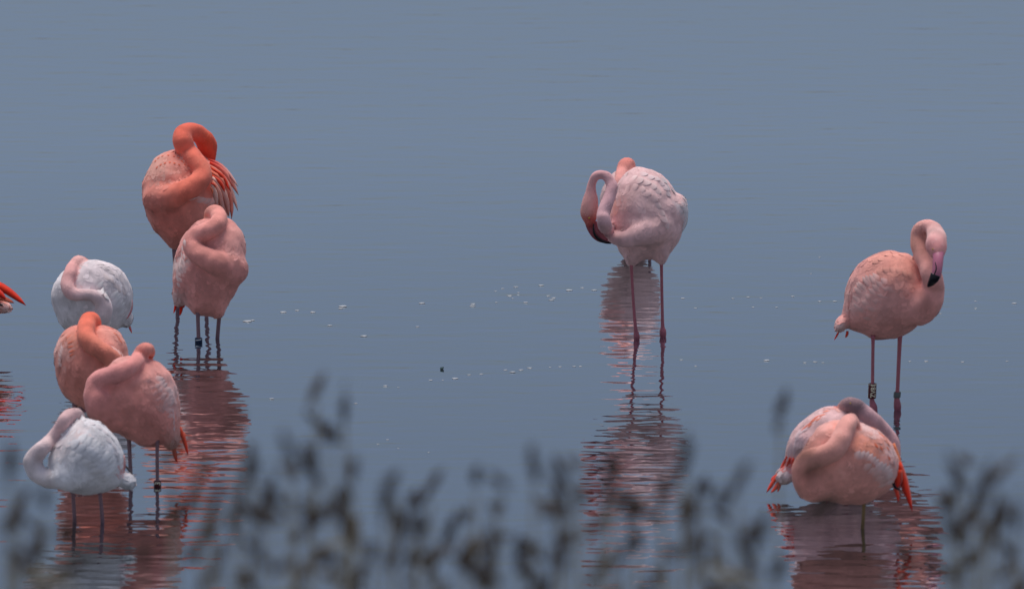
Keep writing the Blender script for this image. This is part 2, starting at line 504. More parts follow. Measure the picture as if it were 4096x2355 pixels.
    if FV:
        pl = mesh_obj('contour_plumage', FV, FF, M['plumage'], body, True, np.array(FC)); pl['kind'] = 'stuff'
    # ---- rows of larger wing feathers lying on the body
    def surf(x, y):
        o_ = fr.pt(x, y, -2.0)
        return bvh.ray_cast(o_, vloc)
    def lay(x, y, dx, dy, L, Wd, colr, lift, name='wing_feather'):
        hit = surf(x, y)
        if hit[0] is None: return
        d = Vector((dx, 0, -dy / CP)); nn = hit[1]
        d = d - nn * d.dot(nn)
        if d.length < 0.02: return
        d.normalize()
        cent, nrm = [], []
        for i in range(6):
            t = i / 5
            h2 = bvh.find_nearest(hit[0] + d * (L * k * (1.3 * t - 0.3)))
            off = h2[1] * (-0.0018 + (lift * 0.6 + 0.002) * t)
            cent.append(h2[0] + off); nrm.append(h2[1])
        v_, f_, NN = [], [], []
        for i in range(6):
            sd = nrm[i].cross(d).normalized(); wd = Wd * k * 0.65 * (0.7, 0.9, 1.0, 0.95, 0.7, 0.2)[i]
            v_ += [cent[i] - sd * wd - nrm[i] * (0.12 * wd), cent[i] + nrm[i] * 0.0008, cent[i] + sd * wd - nrm[i] * (0.12 * wd)]
            NN += [tuple((nrm[i] - sd * 0.3).normalized()), tuple((nrm[i] + d * 0.1).normalized()), tuple((nrm[i] + sd * 0.3).normalized())]
        for i in range(5):
            for j in (0, 1): f_.append((i * 3 + j + 3, i * 3 + j + 4, i * 3 + j + 1, i * 3 + j))
        cb = lin(colr) * random.uniform(0.95, 1.04)
        bc = cols[Q[hit[2]][0]]
        cc_ = [bc * (1 - e) + cb * e for e in (0, .15, .45, .8, 1, 1) for _ in range(3)]
        ob = mesh_obj(name, v_, f_, M['plumage'], root, True, np.array(cc_))
        ob.data.normals_split_custom_set_from_vertices(NN)
    for row in sp.get('rows', []):
        P = catmull(np.array(row['pts'], float), row['n']) if len(row['pts']) > 1 else np.array(row['pts'], float)
        D0, D1 = row['dir']
        for i, (x, y) in enumerate(P):
            t = i / max(1, len(P) - 1)
            dx = D0[0] * (1 - t) + D1[0] * t + random.uniform(-.12, .12); dy = D0[1] * (1 - t) + D1[1] * t + random.uniform(-.12, .12)
            L = row['L'] * random.uniform(0.85, 1.15); n_ = math.hypot(dx, dy)
            # row points are feather TIPS; start one length behind
            lay(x - dx / n_ * L, y - dy / n_ * L, dx, dy, L, row['W'] * random.uniform(.9, 1.1), row['col'], row.get('lift', 0.008))
    # ---- free quills: base, mid, tip in crop pixels (+ depth)
    for (name, p0, p1, p2, wd, colr, base_w) in sp.get('quills', []):
        P = []
        for pp in (p0, p1, p2):
            x, y, w = pp
            if isinstance(w, str):
                a, b = fr.ab(x, y); w = front(a, b) - float(w[1:])
            P.append(fr.pt(x, y, w))
        cent = [P[0] * ((1 - t) ** 2) + P[1] * (2 * t * (1 - t)) + P[2] * t * t for t in [i / 7 for i in range(8)]]
        nrm = [-vloc + Vector((0.15, 0, 0.3))] * 8
        v_, f_ = feather_geo(cent, nrm, wd * k * 0.85, base_w, 1.5, 0.08, 0.0006)
        if isinstance(colr, list):
            cs = [lin(c_) for c_ in colr]
            cc = np.array([cs[0] * (1 - i / 7) + cs[1] * (i / 7) for i in range(8) for _ in range(4)])
        else: cc = np.tile(lin(colr), (len(v_), 1))
        mesh_obj(name, v_, f_, M['plumage'], root, True, cc)
    # ---- legs
    legs = []
    for lg in sp.get('legs', []):
        yw = (fr.v0 - (fr.oy + lg['foot'][1] * fr.sc)) * fr.s / SP
        pts, rad = [], []
        for (x, y, r) in lg['pts'] + [(lg['foot'][0], lg['foot'][1], lg['foot'][2])]:
            a, b = fr.ab(x, y)
            z = (b - yw * SP) / CP
            pts.append(Vector((a, yw, z))); rad.append(r * k)
        P = catmull(np.array([list(p) + [r] for p, r in zip(pts, rad)]), 22)
        pts = [Vector(x[:3]) for x in P]; rad = [x[3] for x in P]
        last = pts[-1]; dirn = (pts[-1] - pts[-4]).normalized(); dirn = (dirn + Vector((0, 0, -1))).normalized()
        for t in (0.06, 0.16, 0.30): pts.append(last + dirn * t); rad.append(rad[21] * (0.8 if t < 0.1 else 0.6))
        v_, f_ = tube(pts, rad, 10)
        legs.append(mesh_obj('leg', v_, f_, M[lg.get('mat', 'leg_pink')], root))
        for bd in lg.get('bands', []):
            y0, y1, rb, kind = bd
            def on(y):
                ys = [q_.z for q_ in pts]
                a, b = fr.ab(0, y); z = (b - yw * SP) / CP
                zs = np.array(ys)[::-1]
                return Vector((np.interp(z, zs, [q_.x for q_ in pts][::-1]), yw, z))
            make_band(root, on(y0), on(y1), rb * k, kind)
    # ---- eyes, bills
    for (x, y, w, r) in sp.get('eyes', []):
        hit = surf(x, y); c0 = hit[0] + hit[1] * 0.0005
        for rad, mat, off, nm in ((r * k, 'eye', 0.0, 'eye'), (r * k * 0.5, 'pupil', r * k * 0.62, 'pupil')):
            bm = bmesh.new(); bmesh.ops.create_icosphere(bm, subdivisions=2, radius=rad)
            bmesh.ops.translate(bm, verts=bm.verts, vec=c0 + hit[1] * off)
            me = bpy.data.meshes.new(nm); bm.to_mesh(me); bm.free(); me.materials.append(M[mat])
            ob = bpy.data.objects.new(nm, me); COL.objects.link(ob)
            if nm == 'eye': ob.parent = root; eye = ob
            else: ob.parent = eye
    for (name, pl_, mat, sq, par) in sp.get('bills', []):
        P = []
        for (x, y, r, w) in pl_:
            a, b = fr.ab(x, y)
            if isinstance(w, str):
                hit = surf(x, y); q0 = hit[0] - vloc * (float(w[1:]) * r * k)
                P.append([q0.x, q0.y, q0.z, r * k])
            else:
                P.append(list(fr.pt(x, y, w)) + [r * k])
        P = catmull(np.array(P), 14)
        v_, f_ = tube([Vector(x[:3]) for x in P], [max(0.0008, x[3]) for x in P], 12, sq)
        ob = mesh_obj(name, v_, f_, M[mat], root)
        sp.setdefault('_b', {})[name] = ob
        if par: ob.parent = sp['_b'][par]
    return root

def band_text(txt, size):
    cu = bpy.data.curves.new('txt', 'FONT'); cu.body = txt; cu.size = size; cu.align_x = 'CENTER'; cu.align_y = 'CENTER'
    cu.resolution_u = 3; cu.offset = size * 0.012
    o = bpy.data.objects.new('txt', cu); COL.objects.link(o)
    dg = bpy.context.evaluated_depsgraph_get()
    me = bpy.data.meshes.new_from_object(o.evaluated_get(dg))
    bpy.data.objects.remove(o); bpy.data.curves.remove(cu)
    bm = bmesh.new(); bm.from_mesh(me)
    for y in np.arange(-0.6, 0.6, 0.05):        # cut into strips so the letters can bend round the leg
        bmesh.ops.bisect_plane(bm, geom=bm.verts[:] + bm.edges[:] + bm.faces[:], plane_co=(0, y * size, 0), plane_no=(0, 1, 0))
    bmesh.ops.triangulate(bm, faces=bm.faces[:])
    bm.to_mesh(me); bm.free()
    V = np.array([v.co[:] for v in me.vertices]); Fc = [tuple(p.vertices) for p in me.polygons]
    bpy.data.meshes.remove(me)
    return V, Fc

def make_band(root, top, bot, r, kind):
    """open-topped sleeve round the leg, top and bottom given"""
    mat = {'ZV81': 'band_red', 'red': 'band_red', 'grey': 'band_grey', 'blue': 'band_blue'}[kind]
    prof = [(0.0, r * 0.80), (0.0, r), (0.06, r * 1.04), (0.5, r * 1.04), (0.94, r * 1.04), (1.0, r), (1.0, r * 0.80)]
    seg = 20; V, Fc = [], []
    for (t, rr) in prof:
        cpt = top.lerp(bot, t)
        for i in range(seg):
            a = 2 * math.pi * i / seg
            V.append(cpt + Vector((math.cos(a), math.sin(a), 0)) * rr)
    n = len(prof)
    for j in range(n):
        for i in range(seg):
            i2 = (i + 1) % seg; j2 = (j + 1) % n
            Fc.append((j * seg + i, j * seg + i2, j2 * seg + i2, j2 * seg + i))
    bd = mesh_obj('leg_band', V, Fc, M[mat], root)
    H = (top - bot).length
    def wrap(Vt, Ft, a0, name, m, roll=True):
        out = []
        for (x, y, _) in Vt:
            # text runs up the band: x -> height, y -> round the band
            hh, ar = (x, -y) if roll else (y, x)
            ang = -math.pi / 2 + a0 + ar / (r * 1.04)
            cpt = (top + bot) / 2 + Vector((0, 0, hh))
            ax = top.lerp(bot, 0.5 - hh / H)
            out.append(Vector((ax.x, ax.y, cpt.z)) + Vector((math.cos(ang), math.sin(ang), 0)) * (r * 1.04 + 0.0006))
        mesh_obj(name, out, Ft, M[m], bd, smooth=False)
    if kind == 'ZV81':
        Vt, Ft = band_text('ZV81', 1.0)
        w = np.ptp(Vt[:, 0]); hh = np.ptp(Vt[:, 1]); Vt[:, 0] -= (Vt[:, 0].max() + Vt[:, 0].min()) / 2; Vt[:, 1] -= (Vt[:, 1].max() + Vt[:, 1].min()) / 2
        Vt = Vt * np.array([H * 0.86 / w, r * 1.35 / hh, 1])
        for a0 in (0.22, 0.22 - 2.1, 0.22 + 2.1): wrap(Vt, Ft, a0, 'lettering', 'band_print')
        for t in (0.045,):
            ring = []; fc = []
            for j, tt in enumerate((0.02, 0.055)):
                for i in range(24):
                    a = 2 * math.pi * i / 24; ring.append(top.lerp(bot, tt) + Vector((math.cos(a), math.sin(a), 0)) * (r * 1.04 + 0.0008))
            for i in range(24): fc.append((i, (i + 1) % 24, 24 + (i + 1) % 24, 24 + i))
            mesh_obj('rim', ring, fc, M['band_print'], bd)
    elif kind == 'red':
        Vt, Ft = band_text('3', 1.0)
        w = np.ptp(Vt[:, 0]); hh = np.ptp(Vt[:, 1]); Vt[:, 0] -= (Vt[:, 0].max() + Vt[:, 0].min()) / 2; Vt[:, 1] -= (Vt[:, 1].max() + Vt[:, 1].min()) / 2
        Vt = Vt * np.array([H * 0.42 / w, r * 1.7 / hh, 1]); Vt[:, 0] += H * 0.18
        wrap(Vt, Ft, 0.05, 'lettering', 'band_print')
    elif kind == 'blue':
        Vt = np.array([(-H * .8, -H * .10, 0), (H * .9, H * .30, 0), (H * .9, H * .46, 0), (-H * .8, H * .04, 0)]) 
        Vt = np.array([(x, y, 0) for x in () for y in ()]) if False else Vt
        pts = []; fc = []
        for i in range(9):
            t = i / 8; x = (-0.9 + 1.8 * t) * r; yb = (-0.02 + 0.24 * t) * H
            pts += [(x, yb, 0), (x, yb + H * 0.16, 0)]
        for i in range(8): fc.append((2 * i, 2 * i + 2, 2 * i + 3, 2 * i + 1))
        wrap(pts, fc, 0.0, 'stripe', 'band_white', roll=False)

# ------------------------------------------------------------------ the birds (numbers are pixels of enlarged views of each bird)
CA = (540, 460, 500 / 1300); CB = (620, 780, 420 / 986); CC = (0, 980, 600 / 2080); CD = (180, 1220, 600 / 1181)
CF = (60, 1580, 560 / 1315); CG = (2260, 600, 540 / 983); CI = (3280, 840, 560 / 927); CJ = (3020, 1540, 700 / 1456)

ORANGE = (236, 128, 104); DEEP = (232, 92, 66); PINK = (226, 164, 158); PALE = (228, 196, 194); WHITE = (226, 222, 222); RED = (226, 62, 38)
SPEC = []

# A tall coral bird
SPEC.append(dict(
    label='tallest coral orange flamingo with arched neck and red streaked drooping wing feathers', base=(712, 1232), crop=CA,
    outline=[(380, 372), (290, 402), (215, 462), (165, 545), (120, 640), (94, 710), (88, 800), (95, 900), (120, 1010), (152, 1110), (200, 1200), (280, 1270), (340, 1345), (400, 1395),
             (500, 1400), (650, 1350), (820, 1250), (920, 1120), (990, 950), (1010, 800), (975, 660), (900, 550), (800, 480), (700, 430), (520, 380)],
    centre=(540, 830), depth=0.19, wc=-0.02, tilt=(0.25, 0.25), tail=(1050, 1150, 0.1),
    neck=[(250, 880, 150, 'f-0.75'), (420, 850, 130, 'f-0.25'), (580, 780, 112, 'f0.15'), (690, 690, 108, 'f0.35'), (715, 600, 100, 'f0.45'), (650, 490, 98, 'f0.6'), (560, 390, 104, 'f0.7'),
          (518, 295, 104, -0.13), (510, 220, 96, -0.11), (553, 180, 90, -0.08), (630, 182, 88, -0.05), (702, 228, 94, -0.02), (750, 300, 106, 0.0), (772, 370, 88, 0.01), (812, 450, 38, 0.02)],
    neckcol=[(0, (232, 136, 116)), (0.35, (236, 132, 112)), (0.7, (238, 120, 98)), (0.8, (236, 104, 76)), (1, (228, 84, 56))], nk=0.06,
    col=(226, 150, 136), patches=[(250, 520, 170, (230, 178, 164), 0.8), (900, 900, 140, (232, 178, 168), 0.7), (300, 1150, 300, (222, 136, 122), 0.6)],
    rows=[dict(pts=[(235, 450), (330, 400), (420, 405), (480, 440)], n=8, dir=((-.3, .9), (.3, .9)), L=38, W=22, col=(238, 110, 78), lift=0.004),
          dict(pts=[(230, 500), (330, 450), (450, 470), (540, 540)], n=8, dir=((-.3, .9), (.3, .9)), L=34, W=20, col=(238, 120, 90), lift=0.004),
          dict(pts=[(250, 570), (360, 520), (480, 540)], n=6, dir=((-.3, .9), (.3, .9)), L=34, W=20, col=(238, 130, 104), lift=0.004),
          dict(pts=[(700, 900), (800, 900), (880, 900)], n=4, dir=((.9, .1), (.9, -.2)), L=120, W=60, col=(234, 196, 190), lift=0.01)],
    quills=[('wing_feather', (770, 465, 'f0.02'), (930, 500, 'f0.03'), (1083, 755, -0.03), 60, [RED, (236, 196, 188)], .3),
            ('wing_feather', (790, 500, 'f0.02'), (960, 560, 'f0.03'), (1085, 840, -0.03), 80, [RED, (234, 170, 156)], .4),
            ('wing_feather', (800, 540, 'f0.03'), (980, 640, 'f0.03'), (1078, 1005, -0.03), 78, [(232, 140, 118), (234, 188, 178)], .4),
            ('wing_feather', (810, 560, 'f0.04'), (960, 640, 'f0.04'), (985, 780, 'f0.05'), 60, [(234, 84, 50), RED], .5),
            ('wing_feather', (810, 600, 'f0.045'), (1030, 720, 'f0.04'), (1012, 1090, -0.05), 90, [(232, 130, 104), (228, 140, 126)], .5),
            ('wing_feather', (820, 640, 'f0.05'), (930, 700, 'f0.05'), (945, 810, 'f0.06'), 54, [(234, 90, 58), RED], .5),
            ('wing_feather', (820, 660, 'f0.05'), (970, 780, 'f0.045'), (985, 1070, -0.06), 90, [(236, 190, 178), (226, 150, 138)], .5),
            ('wing_feather', (820, 700, 'f0.055'), (900, 800, 'f0.055'), (930, 1040, 'f0.03'), 90, [(234, 150, 128), (228, 168, 158)], .5),
            ('wing_feather', (815, 730, 'f0.06'), (860, 820, 'f0.06'), (868, 960, 'f0.04'), 70, [(236, 190, 176), (230, 176, 166)], .5),
            ('wing_feather', (815, 720, 'f0.065'), (850, 720, 'f0.065'), (862, 770, 'f0.065'), 36, [RED, (236, 120, 88)], .5),
            ('wing_feather', (800, 760, 'f0.06'), (830, 770, 'f0.06'), (822, 830, 'f0.06'), 36, [(236, 150, 120), (236, 120, 88)], .5)],
    legs=[dict(pts=[(420, 1300, 26), (410, 1400, 22), (430, 1700, 20)], foot=(447, 2007, 22), mat='leg_grey'), dict(pts=[(760, 1250, 26), (760, 1400, 22), (750, 1700, 20)], foot=(745, 2010, 22), mat='leg_grey')],
    nfeather=1500))

# B rosy bird with curled neck in front of A
SPEC.append(dict(
    label='rosy flamingo with curled neck and navy leg band, standing before the tall coral one', base=(835, 1362), crop=CB,
    outline=[(480, 222), (420, 240), (340, 310), (280, 375), (230, 470), (200, 560), (177, 650), (167, 750), (170, 840), (200, 930), (260, 990), (330, 1065), (440, 1115), (520, 1132), (580, 1115),
             (640, 1075), (720, 965), (780, 885), (820, 780), (840, 650), (855, 520), (850, 420), (820, 340), (760, 270), (690, 215), (580, 200)],
    centre=(510, 670), depth=0.17, wc=0.0, tilt=(-0.35, 0.3), tail=(180, 1050, 0.25),
    blobs=[(220, 960, 66, 95, 8, 0.10, 0.07, 0.03), (405, 1050, 40, 55, 0, -0.02, 0.05, 0.04), (603, 1085, 40, 50, 0, -0.02, 0.05, 0.04)],
    neck=[(730, 700, 150, 'f-0.8'), (620, 650, 122, 'f-0.3'), (500, 600, 105, 'f0.1'), (410, 545, 97, 'f0.35'), (366, 465, 93, 'f0.5'), (405, 390, 88, 'f0.6'), (480, 350, 84, 'f0.75'), (560, 310, 82, 'f0.8'),
          (612, 250, 78, 'f0.7'), (600, 185, 74, -0.06), (555, 163, 70, -0.02), (510, 185, 48, 0.0), (480, 215, 22, 0.03)],
    neckcol=[(0, (226, 158, 148)), (0.5, (228, 160, 152)), (0.8, (230, 160, 148)), (0.9, (234, 158, 138)), (1, (236, 120, 86))], nk=0.06,
    col=(222, 156, 148), patches=[(230, 640, 110, (228, 206, 202), 0.8), (220, 950, 90, (228, 200, 198), 0.8), (780, 420, 200, (226, 172, 164), 0.6), (460, 260, 60, (230, 170, 164), .6)],
    rows=[dict(pts=[(265, 420), (225, 540), (195, 640), (185, 760)], n=7, dir=((-.3, -.9), (-.5, -.6)), L=75, W=42, col=(230, 206, 202), lift=0.006),
          dict(pts=[(250, 560), (220, 650), (200, 760), (190, 850)], n=6, dir=((-.5, -.7), (-.8, -.3)), L=70, W=42, col=(228, 200, 196), lift=0.006)],
    quills=[('tail_feather', (190, 1000, 0.10), (190, 1060, 0.10), (168, 1112, 0.10), 30, RED, .7), ('tail_feather', (240, 1000, 0.09), (250, 1060, 0.09), (228, 1135, 0.09), 44, RED, .8),
            ('tail_feather', (265, 1000, 0.12), (268, 1030, 0.12), (262, 1062, 0.12), 30, (220, 80, 60), .8)],
    legs=[dict(pts=[(402, 1010, 30), (404, 1060, 21), (408, 1200, 18)], foot=(413, 1385, 19), mat='leg_grey', bands=[(1340, 1384, 34, 'blue')]),
          dict(pts=[(610, 1060, 30), (604, 1110, 22), (594, 1220, 19)], foot=(583, 1348, 19), mat='leg_grey')], nfeather=1200))

# C white bird, S folded neck
SPEC.append(dict(
    label='white flamingo with pink S folded neck, behind a bright orange headed one', base=(370, 1480), crop=CC,
    outline=[(920, 345), (840, 420), (780, 500), (745, 600), (728, 690), (732, 770), (760, 880), (800, 990), (850, 1100), (920, 1180), (1050, 1240), (1250, 1280), (1450, 1255), (1620, 1185), (1700, 1110), (1760, 1020),
             (1808, 920), (1838, 800), (1838, 640), (1802, 520), (1740, 400), (1650, 310), (1560, 260), (1450, 220), (1300, 203), (1150, 220), (1020, 270)],
    centre=(1285, 740), depth=0.16, tilt=(0.2, 0.2), tail=(1820, 1150, 0.1),
    blobs=[(1770, 1050, 60, 100, -25, 0.05, 0.04, 0.02)],
    neck=[(1330, 1080, 190, 'f-0.8'), (1430, 980, 140, 'f0.15'), (1470, 870, 112, 'f0.55'), (1420, 760, 98, 'f0.5'), (1320, 695, 84, 'f0.6'), (1210, 685, 76, 'f0.6'), (1100, 690, 86, 'f0.65'), (1010, 655, 96, 'f0.7'),
          (965, 570, 94, 'f0.7'), (968, 480, 90, 'f0.7'), (998, 390, 86, 'f0.7'), (1035, 300, 84, -0.09), (1085, 230, 82, -0.06), (1150, 215, 64, -0.03), (1205, 228, 32, 0.0)],
    neckcol=[(0, (224, 206, 206)), (0.35, (224, 196, 196)), (0.5, (226, 184, 182)), (0.75, (228, 172, 168)), (0.9, (228, 184, 178)), (0.96, (226, 140, 124)), (1, (222, 110, 90))], nk=0.05,
    col=(222, 214, 216), patches=[(1300, 480, 330, (224, 206, 208), 0.5)],
    rows=[dict(pts=[(1470, 520), (1555, 590), (1680, 660), (1725, 735), (1790, 830)], n=9, dir=((.7, -.7), (.8, -.4)), L=140, W=72, col=(228, 222, 222), lift=0.01),
          dict(pts=[(1600, 700), (1690, 770), (1760, 860), (1780, 960)], n=7, dir=((.7, -.6), (.9, -.1)), L=130, W=76, col=(224, 218, 220), lift=0.008),
          dict(pts=[(1450, 330), (1600, 420), (1720, 540), (1800, 680)], n=7, dir=((.8, .5), (.4, .9)), L=170, W=70, col=(220, 208, 208), lift=0.005),
          dict(pts=[(1560, 480), (1680, 580), (1770, 700)], n=5, dir=((.8, .5), (.5, .9)), L=160, W=66, col=(222, 206, 204), lift=0.005)],
    quills=[('wing_feather', (1830, 760, 0.02), (1840, 900, 0.02), (1755, 1030, 0.0), 60, [(210, 170, 176), (200, 120, 124)], .5), ('tail_feather', (1780, 1090, 0.05), (1800, 1150, 0.05), (1826, 1222, 0.05), 44, [(222, 150, 150), (214, 80, 76)], .8)],
    legs=[dict(pts=[(1180, 1180, 30), (1180, 1400, 26)], foot=(1190, 1735, 26)), dict(pts=[(1420, 1180, 30), (1420, 1400, 26)], foot=(1420, 1735, 26))], nfeather=1200))

# D orange headed bird
SPEC.append(dict(
    label='salmon flamingo with bright orange head, between the white ones and a rosy one', base=(335, 1775), crop=CD,
    outline=[(290, 158), (220, 166), (160, 200), (120, 260), (90, 330), (75, 420), (85, 500), (105, 600), (130, 680), (180, 740), (240, 790), (300, 820), (380, 838), (480, 830), (580, 780), (650, 680), (680, 560), (672, 440),
             (658, 360), (640, 290), (600, 222), (540, 177), (460, 158), (380, 165)],
    centre=(375, 490), depth=0.17, tilt=(-0.2, 0.2), tail=(650, 760, 0.2),
    neck=[(520, 600, 130, 'f-0.8'), (570, 500, 95, 'f-0.2'), (555, 430, 78, 'f0.3'), (480, 370, 70, 'f0.55'), (400, 315, 72, 'f0.65'), (350, 265, 73, 'f0.7'), (338, 200, 70, 'f0.75'), (345, 145, 70, -0.08),
          (362, 118, 70, -0.05), (390, 122, 58, -0.02), (420, 150, 30, 0.0)],
    neckcol=[(0, (230, 150, 132)), (0.4, (232, 146, 126)), (0.6, (234, 132, 110)), (0.75, (236, 124, 98)), (1, (240, 112, 78))], nk=0.06,
    col=(224, 150, 136), patches=[(150, 330, 90, (230, 196, 188), 0.7), (230, 250, 70, (232, 160, 140), 0.6), (540, 260, 110, (230, 172, 160), 0.7), (200, 600, 150, (222, 146, 130), 0.5)],
    rows=[dict(pts=[(160, 240), (170, 300), (180, 350), (190, 400)], n=5, dir=((-.9, .1), (-.9, .2)), L=80, W=20, col=(234, 136, 110), lift=0.003),
          dict(pts=[(595, 300), (620, 330), (645, 365)], n=4, dir=((.3, -.9), (.2, -.9)), L=54, W=26, col=(230, 196, 190), lift=0.008),
          dict(pts=[(540, 220), (590, 260), (625, 300)], n=4, dir=((.7, .6), (.6, .8)), L=70, W=26, col=(234, 140, 118), lift=0.004),
          dict(pts=[(110, 330), (95, 400), (100, 470)], n=5, dir=((-.7, -.5), (-.8, -.3)), L=50, W=34, col=(228, 196, 190), lift=0.005)],
    legs=[dict(pts=[(235, 740, 24), (238, 900, 15)], foot=(240, 1090, 16), mat='leg_grey'), dict(pts=[(290, 760, 24), (285, 900, 15)], foot=(280, 1095, 16), mat='leg_grey')], nfeather=1200))

# E rosy bird with red under tail and red leg band
SPEC.append(dict(
    label='rosy flamingo with two long red tail feathers and a dark red leg band', base=(600, 1938), crop=CD,
    outline=[(640, 398), (700, 398), (770, 415), (850, 425), (900, 442), (960, 490), (1010, 560), (1040, 640), (1060, 720), (1066, 800), (1062, 900), (1050, 990), (1030, 1060), (990, 1090), (920, 1085), (870, 1108), (820, 1122),
             (760, 1108), (690, 1070), (620, 1030), (540, 960), (480, 900), (410, 850), (370, 790), (370, 700), (400, 620), (450, 540), (520, 470), (570, 418)],
    centre=(740, 760), depth=0.17, tilt=(0.15, 0.25), tail=(1080, 1060, 0.15),
    blobs=[(1000, 1060, 60, 78, -10, 0.06, 0.07, 0.03)],
    neck=[(520, 830, 170, 'f-0.85'), (440, 760, 120, 'f-0.4'), (415, 680, 97, 'f0.0'), (435, 605, 88, 'f0.3'), (500, 560, 76, 'f0.6'), (580, 535, 70, 'f0.75'), (660, 505, 66, 'f0.8'), (720, 455, 62, 'f0.8'), (757, 398, 60, 'f0.7'),
          (787, 354, 58, -0.07), (815, 347, 52, -0.04), (838, 370, 38, -0.01), (845, 400, 20, 0.01)],
    neckcol=[(0, (224, 154, 148)), (0.4, (228, 160, 156)), (0.7, (230, 156, 148)), (0.85, (232, 146, 128)), (1, (236, 122, 92))], nk=0.07,
    col=(222, 152, 142), patches=[(1000, 680, 110, (226, 196, 194), 0.8), (620, 440, 90, (230, 178, 172), 0.7), (880, 560, 150, (226, 172, 166), 0.5), (1010, 1040, 70, (224, 186, 180), .7)],
    rows=[dict(pts=[(960, 560), (1000, 610), (1035, 655), (1055, 720), (1060, 780)], n=8, dir=((.9, -.3), (.9, -.1)), L=80, W=38, col=(228, 196, 193), lift=0.007),
          dict(pts=[(930, 620), (970, 680), (1010, 740), (1030, 810), (1040, 880)], n=7, dir=((.9, -.3), (.9, 0)), L=70, W=38, col=(226, 184, 180), lift=0.005),
          dict(pts=[(850, 580), (900, 660), (940, 740)], n=4, dir=((.9, -.3), (.9, -.1)), L=80, W=36, col=(224, 168, 162), lift=0.003),
          dict(pts=[(1045, 840), (1050, 920), (1040, 990)], n=4, dir=((.6, .7), (.2, .9)), L=70, W=30, col=(226, 190, 188), lift=0.004)],
    quills=[('tail_feather', (1055, 960, 0.04), (1100, 1040, 0.04), (1126, 1185, 0.04), 46, [(234, 96, 60), RED], .8), ('tail_feather', (1010, 1080, 0.05), (1012, 1160, 0.05), (1042, 1243, 0.05), 44, [(226, 120, 96), RED], .8),
            ('tail_feather', (1060, 980, 0.06), (1095, 1010, 0.06), (1112, 1032, 0.06), 26, [(236, 120, 90), (234, 110, 84)], .7)],
    legs=[dict(pts=[(655, 1000, 30), (661, 1060, 18), (668, 1200, 16)], foot=(676, 1405, 16), mat='leg_grey'),
          dict(pts=[(886, 1050, 22), (887, 1110, 15), (886, 1250, 14)], foot=(888, 1425, 14), mat='leg_grey', bands=[(1380, 1432, 28, 'red')])], nfeather=1300))

# F white bird with looped neck
SPEC.append(dict(
    label='white flamingo with looped neck and greyish head tucked on its back', base=(355, 2088), crop=CF,
    outline=[(640, 216), (720, 220), (800, 246), (870, 300), (930, 362), (980, 432), (1012, 520), (1035, 630), (1025, 720), (1000, 800), (960, 860), (900, 890), (820, 918), (700, 930), (560, 920), (480, 890), (430, 850),
             (380, 790), (330, 700), (318, 620), (350, 520), (410, 420), (480, 335), (550, 258)],
    centre=(680, 590), depth=0.16, tilt=(0.1, 0.2), tail=(1120, 830, 0.1),
    blobs=[(1060, 810, 75, 80, 20, 0.04, 0.06, 0.02)],
    neck=[(560, 730, 170, 'f-0.8'), (430, 780, 96, 'f-0.1'), (310, 775, 88, -0.06), (215, 720, 90, -0.05), (180, 630, 92, -0.05), (208, 560, 84, -0.06), (272, 492, 74, -0.08), (345, 415, 60, 'f0.4'), (420, 325, 60, 'f0.5'),
          (475, 240, 62, -0.07), (525, 190, 68, -0.04), (580, 182, 66, -0.02), (625, 200, 38, 0.0), (645, 212, 14, 0.01)],
    neckcol=[(0, (220, 212, 212)), (0.3, (220, 208, 210)), (0.5, (222, 198, 198)), (0.65, (214, 180, 180)), (0.8, (204, 172, 172)), (0.88, (200, 176, 176)), (0.95, (224, 180, 170)), (1, (232, 140, 116))], nk=0.05,
    col=(220, 217, 220), patches=[(620, 350, 80, (230, 200, 194), 0.6), (430, 440, 130, (222, 204, 204), 0.6), (1010, 690, 50, (206, 140, 138), 0.9), (1060, 830, 60, (170, 178, 184), 0.7)],
    rows=[dict(pts=[(700, 350), (790, 400), (850, 450), (895, 515), (940, 565), (968, 640), (978, 720)], n=11, dir=((.8, -.6), (.9, -.1)), L=110, W=60, col=(226, 224, 226), lift=0.010),
          dict(pts=[(640, 420), (740, 480), (820, 540), (870, 600), (910, 680), (930, 760)], n=9, dir=((.9, -.4), (.95, 0)), L=110, W=60, col=(222, 220, 224), lift=0.008),
          dict(pts=[(600, 530), (700, 590), (780, 660), (850, 740), (900, 820)], n=7, dir=((.9, -.3), (.9, .2)), L=110, W=62, col=(220, 216, 218), lift=0.006),
          dict(pts=[(760, 300), (850, 360), (930, 440), (985, 540), (1010, 620)], n=7, dir=((.7, .5), (.4, .9)), L=120, W=56, col=(222, 214, 216), lift=0.005)],
    quills=[('wing_feather', (1020, 560, 0.0), (1040, 680, 0.0), (995, 765, 0.0), 50, [(214, 170, 170), (204, 120, 118)], .6), ('wing_feather', (1035, 660, 0.03), (1070, 700, 0.03), (1112, 752, 0.03), 26, (52, 48, 56), .8),
            ('tail_feather', (1080, 780, 0.03), (1110, 820, 0.03), (1145, 850, 0.03), 40, (228, 212, 208), .8), ('tail_feather', (1060, 820, 0.03), (1090, 860, 0.03), (1110, 910, 0.03), 44, (190, 190, 196), .8)],
    legs=[dict(pts=[(540, 890, 36), (546, 930, 20), (552, 1040, 18)], foot=(560, 1190, 19), mat='leg_grey'), dict(pts=[(795, 890, 36), (800, 930, 20), (812, 1040, 18)], foot=(822, 1196, 19), mat='leg_grey')], nfeather=1300))

